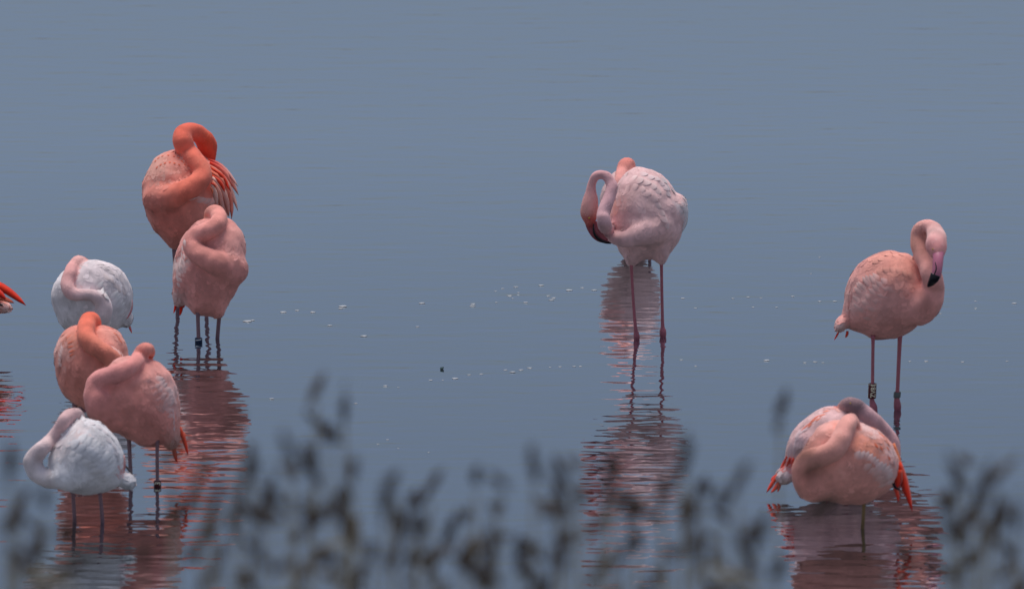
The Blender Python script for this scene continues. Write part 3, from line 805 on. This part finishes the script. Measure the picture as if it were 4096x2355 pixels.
# G preening bird
SPEC.append(dict(
    label='pale pink flamingo preening with looped neck and two bare pink legs', base=(2595, 1353), crop=CG,
    outline=[(510, 127), (600, 142), (690, 172), (760, 240), (800, 310), (845, 370), (868, 430), (872, 490), (855, 560), (840, 640), (795, 715), (750, 770), (700, 800), (660, 790), (580, 800), (510, 795), (440, 785), (385, 715),
             (345, 610), (320, 520), (325, 420), (345, 330), (380, 245), (440, 170)],
    centre=(600, 470), depth=0.19, tilt=(0.1, 0.25), tail=(900, 480, 0.25),
    blobs=[(483, 790, 34, 62, 0, 'f-0.09', 0.05, 0.04), (703, 780, 34, 52, 0, 'f-0.1', 0.05, 0.04), (850, 400, 34, 70, 12, -0.01, 0.06, 0.02)],
    neck=[(640, 560, 130, 'f-0.75'), (560, 610, 92, 'f-0.2'), (470, 645, 66, 'f0.35'), (390, 647, 54, 'f0.8'), (320, 605, 54, 'f1.1'), (280, 535, 52, -0.24), (276, 465, 49, -0.24), (298, 400, 48, -0.23), (325, 330, 45, -0.22), (335, 270, 42, -0.21),
          (312, 212, 37, -0.20), (265, 184, 33, -0.195), (216, 200, 32, -0.19), (192, 250, 31, -0.18), (187, 310, 40, -0.175), (180, 380, 58, -0.17), (176, 435, 66, -0.165), (172, 480, 56, -0.165), (178, 520, 42, -0.165), (186, 545, 30, -0.165)],
    neckcol=[(0, (226, 190, 190)), (0.3, (228, 186, 190)), (0.5, (228, 182, 186)), (0.75, (222, 168, 166)), (0.85, (220, 164, 156)), (0.90, (200, 116, 106)), (1, (160, 72, 76))], nk=0.05,
    col=(226, 188, 187), patches=[(360, 400, 70, (232, 160, 138), 0.7), (560, 300, 300, (230, 198, 197), 0.5), (860, 430, 70, (230, 224, 226), .8), (680, 640, 130, (222, 180, 176), .5)],
    rows=[dict(pts=[(740, 250), (790, 310), (830, 350), (860, 400)], n=6, dir=((.6, .5), (.3, .9)), L=70, W=40, col=(228, 214, 214), lift=0.008),
          dict(pts=[(600, 170), (680, 205), (740, 260), (780, 330)], n=6, dir=((.8, -.1), (.6, .5)), L=60, W=40, col=(230, 208, 208), lift=0.009),
          dict(pts=[(480, 190), (560, 210), (640, 250), (700, 310)], n=6, dir=((.7, -.3), (.7, .3)), L=60, W=42, col=(230, 204, 202), lift=0.008),
          dict(pts=[(430, 290), (520, 270), (600, 300), (670, 370)], n=6, dir=((.6, -.4), (.7, .3)), L=60, W=44, col=(228, 196, 194), lift=0.007),
          dict(pts=[(700, 420), (740, 500), (760, 580)], n=4, dir=((.7, .3), (.5, .7)), L=60, W=44, col=(228, 200, 198), lift=0.006)],
    quills=[('wing_feather', (820, 470, -0.02), (868, 420, -0.02), (828, 325, -0.02), 44, (230, 228, 230), .6), ('wing_feather', (840, 500, -0.02), (905, 430, -0.02), (850, 345, -0.02), 40, (230, 228, 232), .6),
            ('wing_feather', (845, 560, -0.02), (895, 480, -0.02), (878, 390, -0.02), 40, (228, 224, 228), .6), ('wing_feather', (840, 600, -0.02), (890, 520, -0.02), (882, 450, -0.02), 36, (226, 218, 220), .6)],
    legs=[dict(pts=[(481, 790, 20), (482, 850, 12), (495, 1080, 11), (512, 1290, 13), (518, 1335, 20), (521, 1360, 23)], foot=(522, 1380, 20)),
          dict(pts=[(702, 780, 20), (702, 840, 12), (706, 1060, 11), (711, 1270, 13), (713, 1310, 23), (714, 1338, 25)], foot=(715, 1360, 21))],
    eyes=[(173, 498, 0, 7)],
    bills=[('upper_bill', [(178, 500, 40, -0.165), (182, 550, 34, -0.165), (196, 600, 24, -0.165), (222, 640, 17, -0.16), (262, 662, 14, -0.15), (318, 674, 9, -0.14)], 'bill_red', 0.6, None),
           ('lower_bill', [(210, 525, 20, -0.165), (218, 560, 24, -0.167), (236, 600, 30, -0.167), (262, 640, 26, -0.16), (300, 664, 16, -0.15)], 'bill_red', 0.7, None),
           ('bill_edge', [(204, 540, 4, -0.19), (204, 580, 6, -0.192), (216, 622, 9, -0.187), (245, 652, 12, -0.175), (290, 672, 11, -0.158), (330, 680, 6, -0.14)], 'bill_black', 1.0, 'upper_bill')],
    nfeather=1500))

# H bird behind G
SPEC.append(dict(
    label='coral headed flamingo almost hidden behind the preening one', base=(2525, 1026), crop=CG,
    outline=[(440, 120), (360, 165), (300, 230), (265, 310), (258, 380), (270, 460), (300, 550), (350, 650), (430, 725), (540, 735), (630, 670), (690, 540), (700, 420), (680, 300), (620, 200), (540, 140)],
    centre=(480, 390), depth=0.17, tilt=(0.1, 0.2), tail=(700, 560, 0.2),
    neck=[(380, 480, 110, 'f-0.7'), (350, 400, 70, 'f0.3'), (370, 310, 52, 'f0.6'), (400, 230, 46, 'f0.7'), (415, 170, 48, -0.1), (436, 118, 54, -0.06), (465, 112, 46, -0.03), (490, 130, 22, 0.0)],
    neckcol=[(0, (226, 180, 176)), (0.5, (230, 164, 156)), (0.75, (234, 150, 138)), (1, (236, 158, 146))], nk=0.05,
    col=(224, 190, 188), legs=[dict(pts=[(440, 620, 20), (440, 700, 12)], foot=(442, 766, 13), mat='leg_grey'), dict(pts=[(600, 590, 20), (615, 690, 12)], foot=(620, 770, 13), mat='leg_grey')], nfeather=800))

# I standing bird, head bent down
SPEC.append(dict(
    label='pink flamingo showing its black tipped bill, with a dark red ZV81 leg band', base=(3540, 1641), crop=CI,
    outline=[(440, 269), (500, 283), (560, 287), (620, 320), (690, 400), (740, 470), (770, 560), (755, 650), (700, 715), (655, 745), (620, 790), (550, 830), (470, 850), (360, 856), (300, 820), (240, 797), (190, 785), (165, 740), (150, 690),
             (157, 600), (177, 500), (210, 420), (260, 350), (340, 297)],
    centre=(440, 580), depth=0.17, tilt=(-0.25, 0.15), tail=(120, 790, 0.1),
    blobs=[(140, 755, 42, 62, -35, 0.03, 0.06, 0.02)],
    neck=[(650, 640, 120, 'f-0.6'), (700, 590, 105, 'f-0.25'), (735, 520, 76, 'f0.3'), (725, 440, 68, -0.20), (692, 365, 62, -0.17), (660, 295, 56, -0.15), (642, 230, 56, -0.13), (640, 172, 54, -0.12), (652, 130, 50, -0.13), (692, 110, 44, -0.15),
          (733, 128, 50, -0.19), (750, 175, 63, -0.23), (748, 225, 71, -0.26), (750, 264, 62, -0.275), (758, 292, 40, -0.285)],
    neckcol=[(0, (226, 162, 154)), (0.25, (230, 170, 162)), (0.45, (226, 166, 152)), (0.7, (228, 172, 166)), (0.8, (230, 188, 184)), (0.9, (228, 160, 158)), (0.97, (226, 170, 162)), (1, (214, 190, 180))], nk=0.07,
    col=(226, 164, 156), patches=[(500, 340, 200, (230, 164, 148), 0.7), (240, 560, 120, (228, 184, 178), 0.7), (440, 600, 150, (226, 174, 168), 0.5), (140, 760, 60, (226, 204, 200), .8), (640, 500, 70, (228, 146, 132), .6)],
    rows=[dict(pts=[(325, 420), (290, 440), (258, 452), (222, 492), (205, 500), (193, 560), (188, 640)], n=9, dir=((-.7, -.7), (-.9, -.3)), L=76, W=30, col=(230, 190, 184), lift=0.010),
          dict(pts=[(385, 455), (340, 490), (300, 530), (262, 590), (240, 660)], n=7, dir=((-.8, -.6), (-.9, -.2)), L=70, W=36, col=(228, 184, 178), lift=0.006),
          dict(pts=[(360, 400), (430, 380), (500, 390), (560, 420)], n=6, dir=((-.8, -.3), (-.6, -.4)), L=60, W=38, col=(230, 168, 154), lift=0.007),
          dict(pts=[(330, 340), (400, 315), (480, 310), (550, 330)], n=6, dir=((-.9, .1), (-.8, .2)), L=60, W=38, col=(232, 170, 156), lift=0.007),
          dict(pts=[(230, 430), (195, 530), (175, 630), (165, 720)], n=6, dir=((-.4, .9), (-.1, 1)), L=110, W=28, col=(222, 158, 152), lift=0.004),
          dict(pts=[(400, 520), (350, 580), (310, 650), (280, 730)], n=5, dir=((-.9, -.2), (-.9, .1)), L=80, W=36, col=(226, 178, 172), lift=0.004)],
    quills=[('tail_feather', (125, 800, 0.03), (112, 830, 0.03), (92, 861, 0.03), 16, RED, .8), ('tail_feather', (180, 800, 0.03), (182, 825, 0.03), (166, 845, 0.03), 24, (232, 90, 70), .8)],
    legs=[dict(pts=[(346, 830, 18), (347, 870, 12), (346, 1000, 11), (345, 1180, 12), (342, 1255, 16), (352, 1300, 25)], foot=(358, 1334, 22), bands=[(1147, 1244, 26, 'ZV81')]),
          dict(pts=[(528, 810, 22), (526, 860, 15), (519, 1030, 13), (513, 1190, 13), (509, 1245, 18), (513, 1295, 25)], foot=(514, 1324, 22), bands=[(1204, 1240, 23, 'grey')])],
    bills=[('bill', [(758, 280, 42, -0.29), (757, 320, 36, -0.315), (753, 370, 34, -0.33), (747, 415, 33, -0.335), (738, 448, 31, -0.332)], 'bill_pink', 0.75, None),
           ('bill_tip', [(741, 428, 34, -0.334), (730, 455, 32, -0.334), (715, 478, 25, -0.325), (702, 494, 17, -0.315), (693, 506, 8, -0.305)], 'bill_black', 0.8, 'bill'),
           ('mouth_line', [(735, 345, 2, -0.352), (741, 375, 4, -0.362), (740, 400, 4, -0.366), (728, 430, 4, -0.364)], 'bill_black', 1.0, 'bill')],
    eyes=[(722, 262, 0, 5)],
    nfeather=1400))

# K behind J
SPEC.append(dict(
    label='pink flamingo with grey and orange head tucked, white rump and red tail tips', base=(3350, 1985), crop=CJ,
    outline=[(690, 178), (620, 172), (550, 187), (480, 222), (400, 292), (340, 352), (290, 425), (265, 505), (248, 590), (245, 660), (300, 740), (400, 820), (560, 880), (760, 880), (950, 830), (1090, 720), (1160, 600), (1150, 480),
             (1080, 380), (960, 290), (820, 210)],
    centre=(690, 520), depth=0.16, tilt=(0.1, 0.2), tail=(150, 850, 0.1),
    blobs=[(255, 750, 100, 76, 25, 0.0, 0.07, 0.025)],
    neck=[(1080, 640, 120, 'f-0.8'), (1130, 560, 80, -0.02), (1140, 480, 62, -0.03), (1100, 405, 56, -0.04), (1030, 330, 58, -0.06), (950, 262, 62, -0.08), (875, 205, 64, -0.09), (815, 165, 66, -0.09), (765, 158, 60, -0.08), (725, 175, 44, -0.06), (700, 190, 22, -0.04)],
    neckcol=[(0, (226, 178, 178)), (0.35, (226, 182, 184)), (0.52, (212, 172, 176)), (0.64, (140, 118, 124)), (0.76, (150, 124, 128)), (0.86, (178, 140, 138)), (0.91, (220, 136, 112)), (0.96, (232, 110, 80)), (1, (230, 96, 64))], nk=0.05,
    col=(222, 184, 184), patches=[(560, 260, 140, (228, 196, 194), 0.6), (290, 650, 50, (228, 66, 48), 0.9), (230, 760, 80, (226, 208, 210), .9)],
    rows=[dict(pts=[(380, 380), (430, 330), (490, 280)], n=5, dir=((-.7, .8), (-.8, .6)), L=90, W=24, col=(234, 132, 108), lift=0.004),
          dict(pts=[(430, 350), (500, 300), (560, 255)], n=5, dir=((-.7, .8), (-.8, .5)), L=90, W=22, col=(234, 150, 128), lift=0.004),
          dict(pts=[(300, 520), (340, 440), (400, 390)], n=5, dir=((-.5, .9), (-.6, .8)), L=120, W=44, col=(222, 196, 198), lift=0.005),
          dict(pts=[(265, 620), (310, 580), (370, 540)], n=5, dir=((-.3, 1), (-.3, 1)), L=150, W=44, col=(214, 186, 190), lift=0.005),
          dict(pts=[(560, 220), (620, 230), (660, 260)], n=4, dir=((-.8, .4), (-.8, .5)), L=80, W=36, col=(230, 180, 172), lift=0.005)],
    quills=[('wing_feather', (262, 590, 'f0.01'), (240, 650, 'f0.02'), (205, 692, -0.06), 34, RED, .6), ('wing_feather', (285, 600, 'f0.02'), (270, 650, 'f0.03'), (262, 690, 'f0.03'), 32, RED, .6), ('wing_feather', (310, 600, 'f0.03'), (310, 650, 'f0.04'), (316, 700, 'f0.04'), 34, RED, .6),
            ('tail_feather', (190, 740, -0.03), (150, 800, -0.03), (93, 893, -0.03), 44, [(232, 90, 66), RED], .8), ('tail_feather', (170, 750, -0.01), (150, 775, -0.01), (130, 790, -0.01), 34, RED, .7),
            ('tail_feather', (200, 790, -0.03), (180, 850, -0.03), (128, 893, -0.03), 44, [(232, 110, 90), RED], .8), ('tail_feather', (215, 790, -0.02), (200, 850, -0.02), (186, 888, -0.02), 34, [(232, 110, 90), (230, 80, 62)], .8)],
    eyes=[(782, 147, 0, 6)],
    legs=[dict(pts=[(600, 830, 20), (600, 880, 15)], foot=(600, 930, 15)), dict(pts=[(760, 830, 20), (760, 880, 15)], foot=(760, 930, 15))], nfeather=1100))

# J front right bird
SPEC.append(dict(
    label='peach pink flamingo on one ochre leg with long red wing tips', base=(3450, 2112), crop=CJ,
    outline=[(700, 282), (600, 300), (520, 342), (475, 410), (420, 500), (360, 590), (335, 660), (340, 740), (375, 805), (445, 880), (540, 925), (600, 962), (680, 985), (800, 992), (900, 985), (980, 958), (1050, 918), (1120, 860), (1180, 800),
             (1212, 740), (1210, 650), (1180, 560), (1130, 470), (1050, 392), (950, 340), (850, 300)],
    centre=(770, 660), depth=0.17, tilt=(0.1, 0.2), tail=(1260, 900, 0.1),
    neck=[(480, 800, 170, 'f-0.85'), (410, 740, 112, 'f-0.45'), (398, 668, 90, 'f0.0'), (445, 610, 89, 'f0.3'), (535, 583, 88, 'f0.45'), (622, 545, 90, 'f0.5'), (688, 470, 85, 'f0.55'), (728, 382, 80, 'f0.6'), (762, 315, 72, 'f0.65'), (790, 290, 60, 'f0.6'), (820, 315, 42, 'f0.5'), (838, 345, 22, 'f0.2')],
    neckcol=[(0, (226, 156, 144)), (0.3, (228, 164, 150)), (0.6, (230, 170, 160)), (0.85, (230, 172, 162)), (1, (230, 150, 138))], nk=0.07,
    col=(226, 162, 150), patches=[(880, 480, 120, (234, 156, 132), 0.8), (930, 350, 90, (230, 204, 202), 0.7), (1080, 700, 110, (226, 196, 192), 0.6), (560, 360, 80, (230, 178, 170), .6), (1100, 520, 70, (226, 196, 194), .7)],
    rows=[dict(pts=[(860, 540), (940, 545), (1005, 590), (1050, 640)], n=7, dir=((.5, -.7), (.7, -.6)), L=80, W=42, col=(228, 196, 192), lift=0.009),
          dict(pts=[(1060, 640), (1135, 680), (1160, 745), (1150, 820)], n=7, dir=((.7, -.5), (.95, 0)), L=90, W=46, col=(228, 200, 196), lift=0.009),
          dict(pts=[(960, 650), (1030, 720), (1080, 790), (1090, 860)], n=6, dir=((.8, -.4), (.9, .2)), L=90, W=46, col=(226, 184, 176), lift=0.006),
          dict(pts=[(1060, 440), (1050, 540), (1110, 540), (1005, 520), (1120, 620)], n=5, dir=((.6, .8), (.5, .9)), L=60, W=20, col=(236, 124, 90), lift=0.005),
          dict(pts=[(1000, 375), (1070, 440), (1110, 500)], n=4, dir=((.8, .5), (.6, .8)), L=90, W=26, col=(234, 150, 124), lift=0.004),
          dict(pts=[(1130, 560), (1170, 640), (1180, 720)], n=4, dir=((.5, .9), (.2, 1)), L=120, W=36, col=(222, 184, 180), lift=0.004)],
    quills=[('wing_feather', (1150, 480, 'f0.01'), (1205, 620, 'f0.02'), (1215, 740, -0.02), 44, [(236, 150, 110), (236, 120, 80)], .5),
            ('wing_feather', (1195, 640, -0.02), (1240, 780, -0.02), (1307, 1052, -0.02), 80, [(228, 76, 46), (216, 52, 34)], .6),
            ('wing_feather', (1195, 700, -0.03), (1190, 800, -0.03), (1180, 850, -0.03), 90, [(226, 80, 50), (200, 44, 34)], .7), ('wing_feather', (1205, 720, -0.01), (1240, 850, -0.01), (1255, 930, -0.01), 60, [(224, 60, 38), RED], .7),
            ('wing_feather', (1150, 810, -0.03), (1160, 850, -0.03), (1205, 870, -0.03), 40, (30, 28, 34), .8), ('tail_feather', (1160, 850, 0.0), (1195, 910, 0.0), (1190, 968, 0.0), 44, [(228, 96, 76), (224, 70, 54)], .8)],
    legs=[dict(pts=[(908, 940, 30), (905, 985, 17), (902, 1080, 15)], foot=(895, 1190, 16), mat='leg_yellow')], nfeather=1400))

# L bird cut by the edge: mostly outside the picture
SPEC.append(dict(
    label='flamingo tail with pointed red orange feathers above a whitish fluffy rump', base=(-260, 1392), crop=CC,
    outline=[(-900, 260), (-600, 200), (-320, 280), (-120, 480), (-20, 640), (60, 780), (20, 900), (-120, 980), (-400, 1130), (-800, 1180), (-1150, 1000), (-1280, 700), (-1180, 420)],
    centre=(-620, 700), depth=0.16, tilt=(0.05, 0.1), tail=(200, 800, 0.0),
    blobs=[(60, 870, 105, 70, 0, 0.0, 0.05, 0.03)],
    neck=[(-1050, 900, 220, 'f-0.8'), (-1150, 760, 160, 'f-0.2'), (-1100, 600, 120, 'f0.4'), (-950, 480, 110, 'f0.6'), (-800, 330, 100, 'f0.6'), (-740, 220, 95, -0.06), (-660, 190, 80, -0.03), (-600, 220, 40, 0.0)],
    neckcol=[(0, (230, 140, 120)), (1, (236, 110, 80))], nk=0.06,
    col=(230, 140, 120), patches=[(60, 880, 130, (224, 196, 192), 0.9)],
    quills=[('wing_feather', (-200, 480, -0.06), (80, 560, -0.06), (372, 838, -0.05), 150, [(230, 70, 40), (226, 62, 36)], .7), ('wing_feather', (-200, 540, -0.08), (20, 640, -0.08), (95, 755, -0.075), 130, [(228, 60, 36), (222, 52, 32)], .8),
            ('wing_feather', (-100, 690, -0.06), (80, 740, -0.06), (212, 803, -0.055), 90, [(232, 130, 100), (232, 130, 104)], .7), ('wing_feather', (-150, 790, -0.09), (0, 810, -0.09), (70, 845, -0.085), 50, (24, 22, 30), .8),
            ('tail_feather', (80, 850, -0.03), (130, 900, -0.03), (132, 945, -0.03), 60, (226, 198, 192), .7), ('tail_feather', (100, 830, -0.03), (150, 850, -0.03), (172, 880, -0.03), 50, (226, 200, 194), .7)],
    legs=[dict(pts=[(-700, 1080, 40), (-700, 1200, 28)], foot=(-700, 1428, 28)), dict(pts=[(-450, 1040, 40), (-450, 1200, 28)], foot=(-450, 1428, 28))], nfeather=800))

for sp in SPEC:
    build_bird(sp)

# ------------------------------------------------------------------ foam flecks on the water
def foam_mesh(seed):
    r = random.Random(seed); n = 14
    V, Fc = [], []
    rad = [r.uniform(0.75, 1.1) for _ in range(n)]
    for ring, (sc, z) in enumerate(((1.0, 0.0), (0.93, 0.10), (0.6, 0.16 + r.uniform(0, .06)))):
        for i in range(n):
            a = 2 * math.pi * i / n
            V.append((math.cos(a) * rad[i] * sc, math.sin(a) * rad[i] * sc, z + (r.uniform(-.03, .05) if ring else 0)))
    V.append((0, 0, 0.2))
    for ring in range(2):
        for i in range(n):
            i2 = (i + 1) % n; Fc.append((ring * n + i, ring * n + i2, (ring + 1) * n + i2, (ring + 1) * n + i))
    for i in range(n): Fc.append((2 * n + i, 2 * n + (i + 1) % n, 3 * n))
    Fc.append(tuple(range(n - 1, -1, -1)))
    me = bpy.data.meshes.new('foam_fleck'); me.from_pydata(V, [], Fc); me.materials.append(M['foam'])
    me.polygons.foreach_set('use_smooth', [True] * len(me.polygons))
    return me
foams = [foam_mesh(i) for i in range(5)]
FOAM = [(700, 772, 22), (735, 768, 16), (773, 772, 18), (848, 758, 28), (843, 763, 16), (1043, 750, 21), (1170, 752, 18), (1168, 757, 20), (1243, 714, 12), (1276, 710, 18), (1338, 706, 18), (1260, 732, 20), (1227, 748, 10), (1300, 748, 16),
        (1364, 742, 20), (1356, 732, 14), (1369, 737, 16), (1407, 718, 22), (1440, 712, 13), (1470, 718, 20), (1032, 808, 12), (900, 831, 22), (815, 805, 15), (612, 795, 30), (625, 792, 16), (1688, 738, 14), (1720, 762, 12), (1812, 738, 10), (1850, 735, 12),
        (1882, 737, 10), (1960, 733, 12), (2027, 745, 12), (2064, 745, 14), (1862, 760, 10), (1920, 760, 10), (2412, 745, 10), (2508, 750, 18), (2412, 762, 9), (1896, 891, 20), (1685, 890, 14), (1720, 905, 10), (1990, 897, 12), (2015, 895, 14), (2035, 897, 10),
        (2250, 893, 10), (2290, 893, 14), (2380, 895, 14), (2490, 893, 10), (1250, 915, 14), (1268, 920, 20), (1288, 915, 16), (1310, 910, 18), (1360, 908, 9), (1385, 907, 12), (1420, 906, 12), (1435, 906, 11), (1160, 927, 14), (1190, 925, 12), (1065, 940, 14),
        (1095, 940, 9), (1125, 936, 20), (953, 954, 14), (985, 958, 7), (672, 986, 16), (880, 997, 12), (958, 1087, 10), (985, 1108, 7), (1060, 1118, 8), (935, 1098, 8), (2027, 636, 9), (2005, 677, 7), (2325, 776, 10), (1225, 720, 9), (1282, 724, 10), (1268, 738, 8)]
for i, (x, y, w) in enumerate(FOAM):
    p = water_point(x * 1.6177, y * 1.6177)
    o = bpy.data.objects.new('foam_fleck', foams[i % 5]); COL.objects.link(o)
    wm = w * 1.6177 / PXM / 2 * 0.8
    o.location = (p.x, p.y, 0.0008); o.scale = (wm, wm * random.uniform(0.55, 0.9), min(0.02, wm * 0.9)); o.rotation_euler = (0, 0, random.uniform(-.2, .2))
    tag(o, 'small pale fleck of foam floating on the open water', 'foam', 'foam flecks drifting on the lake')

def leaf_bit():
    p = water_point(1093 * 1.6177, 912.5 * 1.6177)
    V = [(-.006, -.012, .001), (.004, -.014, .003), (.008, .0, .006), (.005, .014, .004), (-.007, .010, .003), (-.009, 0, .002)]
    V2 = [(x * .9, y * .9, z + .004) for x, y, z in V]
    Fc = [(5, 4, 3, 2, 1, 0), (6, 7, 8, 9, 10, 11)] + [(i, (i + 1) % 6, 6 + (i + 1) % 6, 6 + i) for i in range(6)]
    o = mesh_obj('floating_leaf', V + V2, Fc, M['leaf'], None, False); o.location = p
    tag(o, 'tiny dark green leaf fragment floating on the open water', 'leaf')
leaf_bit()

# ------------------------------------------------------------------ reeds
def reed_proto(seed):
    r = random.Random(seed)
    H = 3.3
    lean = r.uniform(-0.05, 0.05)
    st = [Vector((lean * (t ** 2) * H * 0.4, r.uniform(-.004, .004), H * t)) for t in [i / 10 for i in range(11)]]
    v, f = tube(st, [0.0058 * (1 - 0.5 * i / 10) for i in range(11)], 6)
    me = {}
    def mk(name, V, Fc, mat):
        m = bpy.data.meshes.new(name); m.from_pydata([tuple(x) for x in V], [], Fc); m.materials.append(mat); return m
    stem = mk('stem', v, f, M['stem'])
    top = st[-1]
    # seed head: one or two dense drooping tufts of spikelets
    side = r.choice((-1, 1)); pans = []
    tilt = side * r.uniform(0.0, 0.6)
    tufts = []; cur = Vector((0, 0, 0.03)); tl = tilt
    for q_ in range(r.choice((1, 2, 2, 3, 3, 4))):
        tufts.append((cur.copy(), r.uniform(0.012, 0.05), r.uniform(0.006, 0.018), tl + r.uniform(-.5, .5)))
        cur += Vector((side * r.uniform(0.0, 0.05), r.uniform(-.03, .03), -r.uniform(0.035, 0.09))); tl += side * r.uniform(-0.3, 0.6)
    pm = M['panicle'] if r.random() < 0.7 else M['panicle_pale']
    for (off, hl_, hw_, tl) in tufts:
        ax0 = Vector((math.sin(tl), r.uniform(-.2, .2), math.cos(tl))).normalized()
        V, Fc = [], []
        for s in range(int(r.uniform(34, 66) * (0.3 + hl_ / 0.05))):
            q = r.gauss(0, 0.42); q = max(-1, min(1, q)); wq = hw_ * (1 - abs(q) ** 1.6) ** 0.5
            an = r.uniform(0, 6.28); rd = wq * r.random() ** 0.5
            c = top + off + ax0 * (hl_ * q) + Vector((math.cos(an) * rd, math.sin(an) * rd, r.uniform(-.004, .004)))
            hl = r.uniform(0.008, 0.014); hw = r.uniform(0.0020, 0.0036)
            ax = (ax0 + Vector((r.uniform(-.6, .6), r.uniform(-.6, .6), r.uniform(-.5, .2)))).normalized()
            x = ax.cross(Vector((0.3, 0.8, 0.2))).normalized(); y = ax.cross(x)
            b = len(V)
            V += [c + ax * hl, c - ax * hl, c + x * hw, c + y * hw, c - x * hw, c - y * hw]
            for k in range(4):
                k2 = (k + 1) % 4
                Fc.append((b, b + 2 + k, b + 2 + k2)); Fc.append((b + 1, b + 2 + k2, b + 2 + k))
        pans.append(mk('seed_head', V, Fc, pm))
    leaves = []
    for lI in range(r.choice((1, 2, 2, 3))):
        z0 = H - r.uniform(0.12, 1.0); base = Vector((lean * (z0 / H) ** 2 * H * .4, 0, z0)); ang = r.uniform(0, 6.28)
        hd = Vector((math.cos(ang), math.sin(ang) * .6, 0)); LL = r.uniform(0.16, 0.34); rise = r.uniform(0.35, 0.75)
        cent = [base + hd * (LL * t * (0.45 + .3 * t)) + Vector((0, 0, LL * (rise * t - 0.75 * t * t * r.uniform(.6, 1.1)))) for t in [i / 7 for i in range(8)]]
        nr = [Vector((-hd.x * .4, -0.6, 0.8)).normalized()] * 8
        vv, ff = feather_geo(cent, nr, 0.014, 0.5, 1.4, 0.2, 0.0008)
        leaves.append(mk('leaf', vv, ff, M['reed_leaf']))
    return stem, pans, leaves, top + Vector((side * 0.012, 0, 0)), H
protos = [reed_proto(s) for s in range(18)]
# (x, y) of each seed head in the 2532 px wide view
REEDS = [(797, 985), (838, 1035), (1945, 1035), (600, 1075), (800, 1105), (42, 1180), (62, 1275), (125, 1265), (75, 1330), (30, 1330), (640, 1165), (705, 1160), (700, 1195), (785, 1185), (855, 1195), (862, 1250), (545, 1270), (530, 1335), (515, 1195),
         (655, 1235), (660, 1300), (988, 1215), (1012, 1260), (970, 1275), (1080, 1230), (1190, 1205), (1215, 1225), (1165, 1300), (1335, 1180), (1375, 1195), (1405, 1180), (1395, 1245), (1420, 1260), (1530, 1180), (1520, 1235), (1495, 1325), (1590, 1280),
         (1625, 1235), (1655, 1255), (1700, 1185), (1725, 1230), (1710, 1160), (1840, 1225), (1795, 1270), (1770, 1300), (745, 1350), (775, 1300), (835, 1310), (850, 1355), (885, 1335), (905, 1390), (1050, 1325), (1035, 1390), (1095, 1400), (1165, 1390),
         (1205, 1385), (1220, 1420), (1340, 1390), (1365, 1420), (1300, 1400), (1560, 1390), (1590, 1370), (1640, 1400), (1500, 1410), (1740, 1390), (1835, 1400), (2375, 1165), (2378, 1200), (2330, 1260), (2390, 1350), (2440, 1240), (2480, 1205),
         (2435, 1290), (2500, 1305), (2460, 1330), (2520, 1390), (2395, 1400), (600, 1330), (440, 1150), (560, 1390), (25, 1400), (100, 1390), (450, 1290), (2330, 1330), (1860, 1340), (2250, 1400), (340, 1400), (180, 1350)]
for i, (x, y) in enumerate(REEDS):
    stem, pans, leaves, ctr, H = protos[i % 18]
    Yr = CAM.y + random.uniform(22.0, 25.5)
    p = at(x * 1.6177, y * 1.6177, Yr)
    sc = p.z / ctr.z
    root = empty('reed', (p.x - ctr.x * 1.0, Yr, -0.01)); root.scale = (1.0, 1.0, sc)
    nt_, nl_ = len(pans), len(leaves)
    tag(root, 'dry reed on the near shore with %s %s seed %s and %s thin %s' % (('one', 'two', 'three', 'four')[nt_ - 1], 'pale' if pans[0].materials[0].name.startswith('grey') else 'dark', 'tuft' if nt_ == 1 else 'tufts', ('one', 'two', 'three')[nl_ - 1], 'leaf' if nl_ == 1 else 'leaves'), 'reed', 'reeds along the near shore')
    for nm, me in [('stem', stem)] + [('seed_head', q_) for q_ in pans] + [('leaf', l) for l in leaves]:
        o = bpy.data.objects.new(nm, me); COL.objects.link(o); o.parent = root
